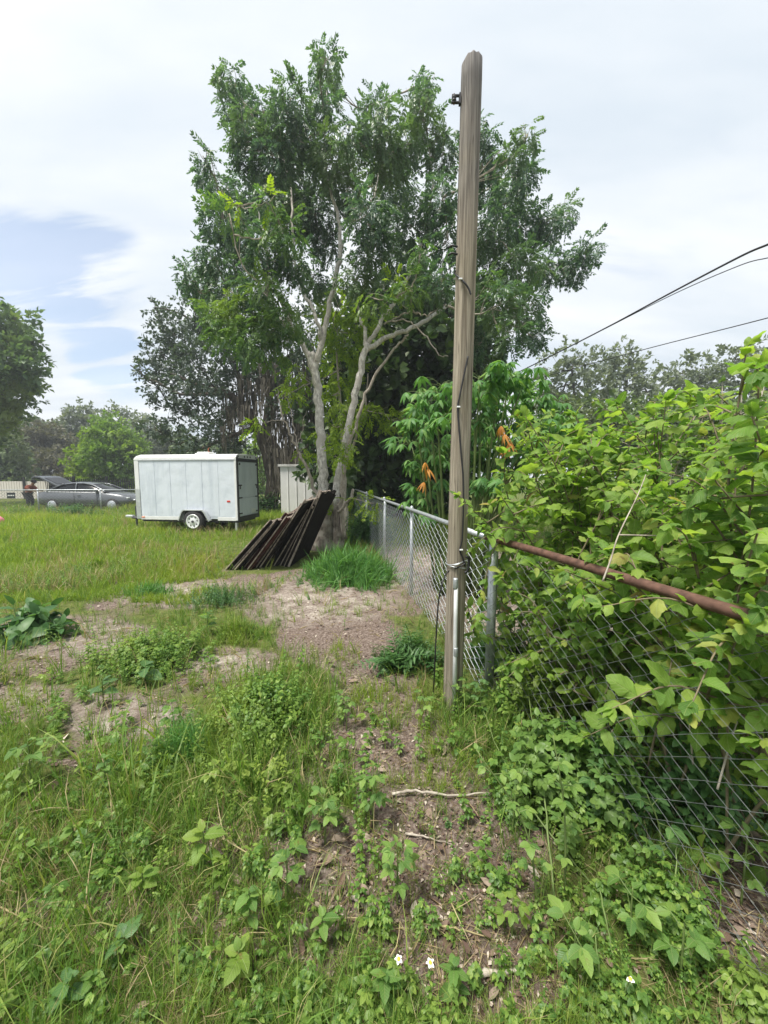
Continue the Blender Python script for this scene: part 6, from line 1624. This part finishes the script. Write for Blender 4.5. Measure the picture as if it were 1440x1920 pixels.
# ---- single foreground plants, each leaf its own piece
LM = {}
def leaf_meshes(mat):
    if mat not in LM:
        LM[mat] = [np_mesh('leaf', t[0], t[1], True, None, t[0]) for t in (t_leaf(.30, .22, .25, .07, 7), t_leaf(.34, .15, .4, .06, 7), t_leaf(.27, .28, .1, .07, 7))]
        for m in LM[mat]: m.materials.append(M[mat])
    return LM[mat]
def weed(label, px, py, h, lsize, mat, kind='pair', nodes_=4, lean=(0, 0), group='weeds in the foreground', stemmat='stem_green'):
    g = gp(px, py); g[2] = float(gh(g[0], g[1]))
    root = empty('weed_plant', g, label, 'weed', group); mat += '_v'; ms = leaf_meshes(mat)
    tip = np.array([lean[0], lean[1], h]); c = curve([(0, 0, -.01), tip * .5 + np.array([-lean[0] * .25, -lean[1] * .25, 0.03]), tip], 6)
    MB().tube(c, np.linspace(.0042, .002, len(c)), 6).build('stem', M[stemmat], root, True)
    def put(p, d, s_, up=(0, 0, 1)):
        Mx = frames(np.array([d], float), np.array([norm(np.array(up) + rng.normal(0, .2, 3))]))[0]; A = np.eye(4); A[:3, :3] = Mx * s_; A[:3, 3] = p
        o = obj('leaf', ms[rng.integers(0, 3)], M[mat], root); o.matrix_local = Matrix(A.tolist())
    ph = rng.uniform(0, 6.28)
    for i in range(nodes_):
        p = c[int((.25 + .7 * (i + .5) / nodes_) * (len(c) - 1))]
        for k in range(2):
            a = ph + i * 1.6 + k * math.pi + rng.normal(0, .3); dz = rng.uniform(.0, .4); s_ = lsize * rng.uniform(.75, 1.2)
            if kind == 'tri':
                q = p + np.array([math.cos(a), math.sin(a), .45]) * s_ * .7
                MB().tube([p, q], .0016, 4).build('petiole', M[stemmat], root)
                for b_ in (-1.15, 0, 1.15): put(q, (math.cos(a + b_), math.sin(a + b_), dz - .2), s_ * (1 if b_ == 0 else .82))
            else: put(p, (math.cos(a), math.sin(a), dz), s_)
    for k in range(2): put(c[-1], (rng.normal(), rng.normal(), .8), lsize * .6)
    return root
for a in (
 ('tall trifoliate weed standing alone in the middle of the mulch', 700, 1560, .30, .055, 'leaf_weed', 'tri', 4),
 ('bushy trifoliate weed left of the centre of the mulch', 610, 1590, .24, .05, 'leaf_weed', 'tri', 4),
 ('toothed green weed in front of the mulch gap', 745, 1700, .26, .05, 'leaf_weed', 'tri', 4),
 ('low bright weed with four leaves below the mulch centre', 605, 1780, .12, .055, 'leaf_weed', 'pair', 3),
 ('slim weed beside the pole foot on its left', 800, 1370, .24, .04, 'leaf_weed', 'tri', 4, (-.05, 0)),
 ('leafy weed in front of the pole foot', 862, 1345, .26, .045, 'leaf_weed', 'tri', 4, (.03, -.04)),
 ('weed right of the pole foot reaching up along the conduit', 900, 1360, .34, .04, 'leaf_weed_dark', 'tri', 5),
 ('lone weed on the mulch between pole and weed mound', 650, 1375, .20, .04, 'leaf_weed', 'tri', 3),
 ('short weed at the right edge of the bushy mound', 600, 1440, .18, .045, 'leaf_weed', 'pair', 4),
 ('tall thin-stalked weed leaning left under the fence', 1010, 1700, .55, .045, 'leaf_weed', 'tri', 5, (-.22, .1)),
 ('tall straight weed stalk in the middle of the fence corner weeds', 1060, 1680, .62, .045, 'leaf_weed', 'tri', 5, (-.05, .05)),
 ('upright dark weed touching the chain-link mesh', 1175, 1530, .55, .05, 'leaf_weed_dark', 'tri', 5, (.02, .05)),
 ('round-leaved weed in the dense patch under the fence', 1120, 1560, .34, .06, 'leaf_weed_dark', 'tri', 4),
 ('broad three-leaved weed low at the right', 1180, 1760, .20, .062, 'leaf_weed', 'tri', 2),
 ('large oval-leaved weed near the bottom right corner', 1275, 1840, .22, .065, 'leaf_weed', 'tri', 2),
 ('big rounded leaves on the mulch right of the bottom centre', 1075, 1830, .16, .062, 'leaf_weed', 'tri', 2),
 ('wide-leaved weed at the right edge by the mesh', 1390, 1690, .30, .06, 'leaf_weed', 'tri', 3),
 ('leafy weed at the bottom centre right of the white flower', 850, 1890, .14, .05, 'leaf_weed', 'pair', 4),
 ('dense green weed at the bottom centre left of the white flower', 720, 1900, .14, .055, 'leaf_weed', 'pair', 4),
 ('bright broad-leaved weed in the lower left', 385, 1640, .20, .08, 'leaf_lime', 'pair', 3),
 ('yellow-green rounded weed left of the dark spoon-shaped leaf', 270, 1690, .14, .06, 'leaf_lime', 'pair', 4),
 ('weed with one very large dark spoon-shaped leaf in the lower left', 235, 1800, .09, .085, 'leaf_weed_dark', 'pair', 1),
 ('light green weed near the left edge', 140, 1600, .14, .06, 'leaf_lime', 'pair', 3),
 ('grey-green round-leaved weed at the bottom left', 130, 1900, .12, .06, 'leaf_weed_dark', 'pair', 2),
 ('small bright weed beside the grey-green round-leaved one', 175, 1885, .10, .05, 'leaf_weed', 'pair', 3),
 ('lime leaf weed at the bottom between straw and path', 450, 1850, .13, .06, 'leaf_lime', 'pair', 3),
 ('three-leaved weed left of the bottom centre', 540, 1700, .18, .055, 'leaf_weed', 'tri', 3),
 ('cluster-leaved weed at the lower left of the path', 470, 1760, .18, .05, 'leaf_weed', 'pair', 4),
 ('pale weed at the left edge above the straw', 60, 1480, .26, .06, 'leaf_weed', 'tri', 3),
 ('leafy weed poking out of the left grass', 200, 1500, .22, .05, 'leaf_weed', 'pair', 4),
 ('large-leaved weed by the left sandy track', 390, 1190, .24, .13, 'leaf_weed', 'pair', 3),
 ('dark broad leaf weed below the clump between the tracks', 195, 1330, .18, .12, 'leaf_weed_dark', 'pair', 2),
 ('second dark broad leaf weed right of the clump between the tracks', 275, 1290, .16, .12, 'leaf_weed_dark', 'pair', 2),
 ('small rosette weed on the sand right of the tracks', 395, 1255, .10, .07, 'leaf_weed', 'pair', 2),
 ('compact weed growing on the mulch below the grass mound', 640, 1350, .16, .035, 'leaf_weed', 'tri', 3),
 ('narrow weed in front of the fence shadow', 960, 1560, .34, .045, 'leaf_weed', 'tri', 4, (.05, 0)),
 ('low fern-like light green weed at the right of the mulch', 960, 1760, .14, .045, 'leaf_lime', 'tri', 3),
 ('weed with drooping leaves under the fence midway', 1240, 1640, .36, .06, 'leaf_weed_dark', 'tri', 3, (-.08, 0)),
): weed(*a)
# white daisy-like weeds at the bottom
for px, py, lab in ((792, 1905, 'white daisy-like wildflower at the bottom centre'), (735, 1862, 'small white wildflower just left of the bottom centre flower'), (1160, 1905, 'tiny white wildflower at the bottom right of centre')):
    g = gp(px, py); g[2] = float(gh(g[0], g[1])); h = rng.uniform(.10, .2); fs = rng.uniform(.55, .95); ft = rng.uniform(-.5, .3)
    r_ = empty('wildflower', g, lab, 'flower', 'white wildflowers')
    MB().tube(curve([(0, 0, 0), (.01, 0, h * .5), (.02, -.01, h)], 5), .0015, 5).build('stem', M['stem_green'], r_)
    MB().lathe([(.001, h - .003), (.006, h), (.005, h + .005), (.001, h + .007)], 8, Matrix.Translation((.02, -.01, 0))).build('centre', M['pollen'], r_, True)
    V, F_ = t_leaf(.33, .1, .2, 0, 4, .5); pm = np_mesh('petal', V * .016 * fs, F_, True); pm.materials.append(M['petal'])
    for k in range(5):
        o = obj('petal', pm, M['petal'], r_); o.location = (.02, -.01, h + .002); o.rotation_euler = (.15 + ft * math.cos(k * 1.2566) + rng.normal(0, .12), ft * math.sin(k * 1.2566), k * 1.2566 + .3 + rng.normal(0, .1))
# long bent stalks and fallen twigs, one by one
def stick(name, label, pts, r, mat, cat, group):
    c = curve(pts, 6); c[1:-1] += rng.normal(0, r * .22 + .0006, c[1:-1].shape); o = MB().tube(c, np.linspace(r, r * .4, len(c)) * rng.uniform(.8, 1.2, len(c)), 7).build(name, M[mat], None, True); tag(o, label, cat, group)
def gpz(px, py, z): p = gp(px, py); p[2] = float(gh(p[0], p[1])) + z; return p
for lab, pts, r in (
 ('long straight tan stem lying diagonally left of the path', [(400, 1600, .10), (500, 1660, .07), (600, 1720, .02)], .003),
 ('pale grey twig lying across the mulch at right', [(820, 1745, .02), (870, 1757, .02), (930, 1770, .01)], .004),
 ('dark fallen branch piece on the mulch below the pole', [(735, 1505, .02), (780, 1502, .03), (850, 1500, .02), (930, 1490, .02)], .008),
 ('thin brown twig under the fallen branch piece', [(760, 1575, .015), (800, 1580, .015), (850, 1592, .01)], .005),
 ('short thick dead stick near the bottom centre', [(660, 1690, .02), (680, 1705, .02), (700, 1730, .015)], .011),
 ('grey dead stick at the bottom right of the mulch', [(905, 1842, .02), (940, 1838, .02), (985, 1830, .02)], .010),
 ('tan stick crossing the upper mulch path', [(690, 1370, .02), (720, 1350, .02), (750, 1328, .02)], .004),
 ('forked pale twig at the bottom of the mulch', [(720, 1815, .01), (745, 1780, .03), (750, 1750, .05)], .003),
 ('straw stem leaning across the lower left dry patch', [(0, 1715, .06), (80, 1750, .05), (150, 1775, .02)], .003),
 ('long bent straw stalk rising in the lower left', [(150, 1750, .0), (165, 1690, .08), (180, 1640, .16)], .003),
 ('pale stalk arching over the left weeds', [(215, 1570, .0), (205, 1500, .12), (180, 1440, .2)], .003),
): stick('fallen_twig', lab, [gpz(*p) for p in pts], r, 'stem_tan' if r < .0045 else 'twig', 'twig', 'twigs and dry stalks on the ground')
for lab, pts in (
 ('long green weed stalk leaning left at the fence corner', [(1130, 1680, 0), (1000, 1560, .1), (940, 1460, .12), (905, 1400, .2)]),
 ('tall green stalk rising to the right of the mulch', [(1040, 1690, 0), (1020, 1560, .15), (1000, 1470, .25), (985, 1385, .34)]),
 ('yellow-green cut stalk near the bottom right', [(1160, 1840, 0), (1140, 1790, .07), (1120, 1745, .16)]),
 ('thick light stalk standing at the lower right', [(1262, 1780, 0), (1262, 1720, .1), (1265, 1650, .22)]),
 ('short cut straw stalk at the bottom right edge', [(1130, 1900, 0), (1122, 1870, .06), (1112, 1830, .14)]),
): stick('weed_stalk', lab, [gpz(*p) for p in pts], .0045, 'stem_green', 'stalk', 'bare stalks under the fence')
print('plants done', len(bpy.data.objects))

# ---------------------------------------------------------------- the humid air
hz = MB(); hz.box((-75, -14, -1.5), (75, 75, 14.0)); hzo = bpy.data.objects.new('haze', hz.mesh('haze')); link(hzo)
hm = bpy.data.materials.new('haze_air'); hm.use_nodes = True; hn = hm.node_tree; hn.nodes.clear()
ho = hn.nodes.new('ShaderNodeOutputMaterial'); hv = hn.nodes.new('ShaderNodeVolumePrincipled')
hv.inputs['Color'].default_value = (.86, .92, 1.0, 1); hv.inputs['Density'].default_value = .0022; hv.inputs['Anisotropy'].default_value = .35
hn.links.new(hv.outputs[0], ho.inputs['Volume']); hzo.data.materials.append(hm); tag(hzo, 'thin humid haze over the whole yard', 'haze', kind='stuff')
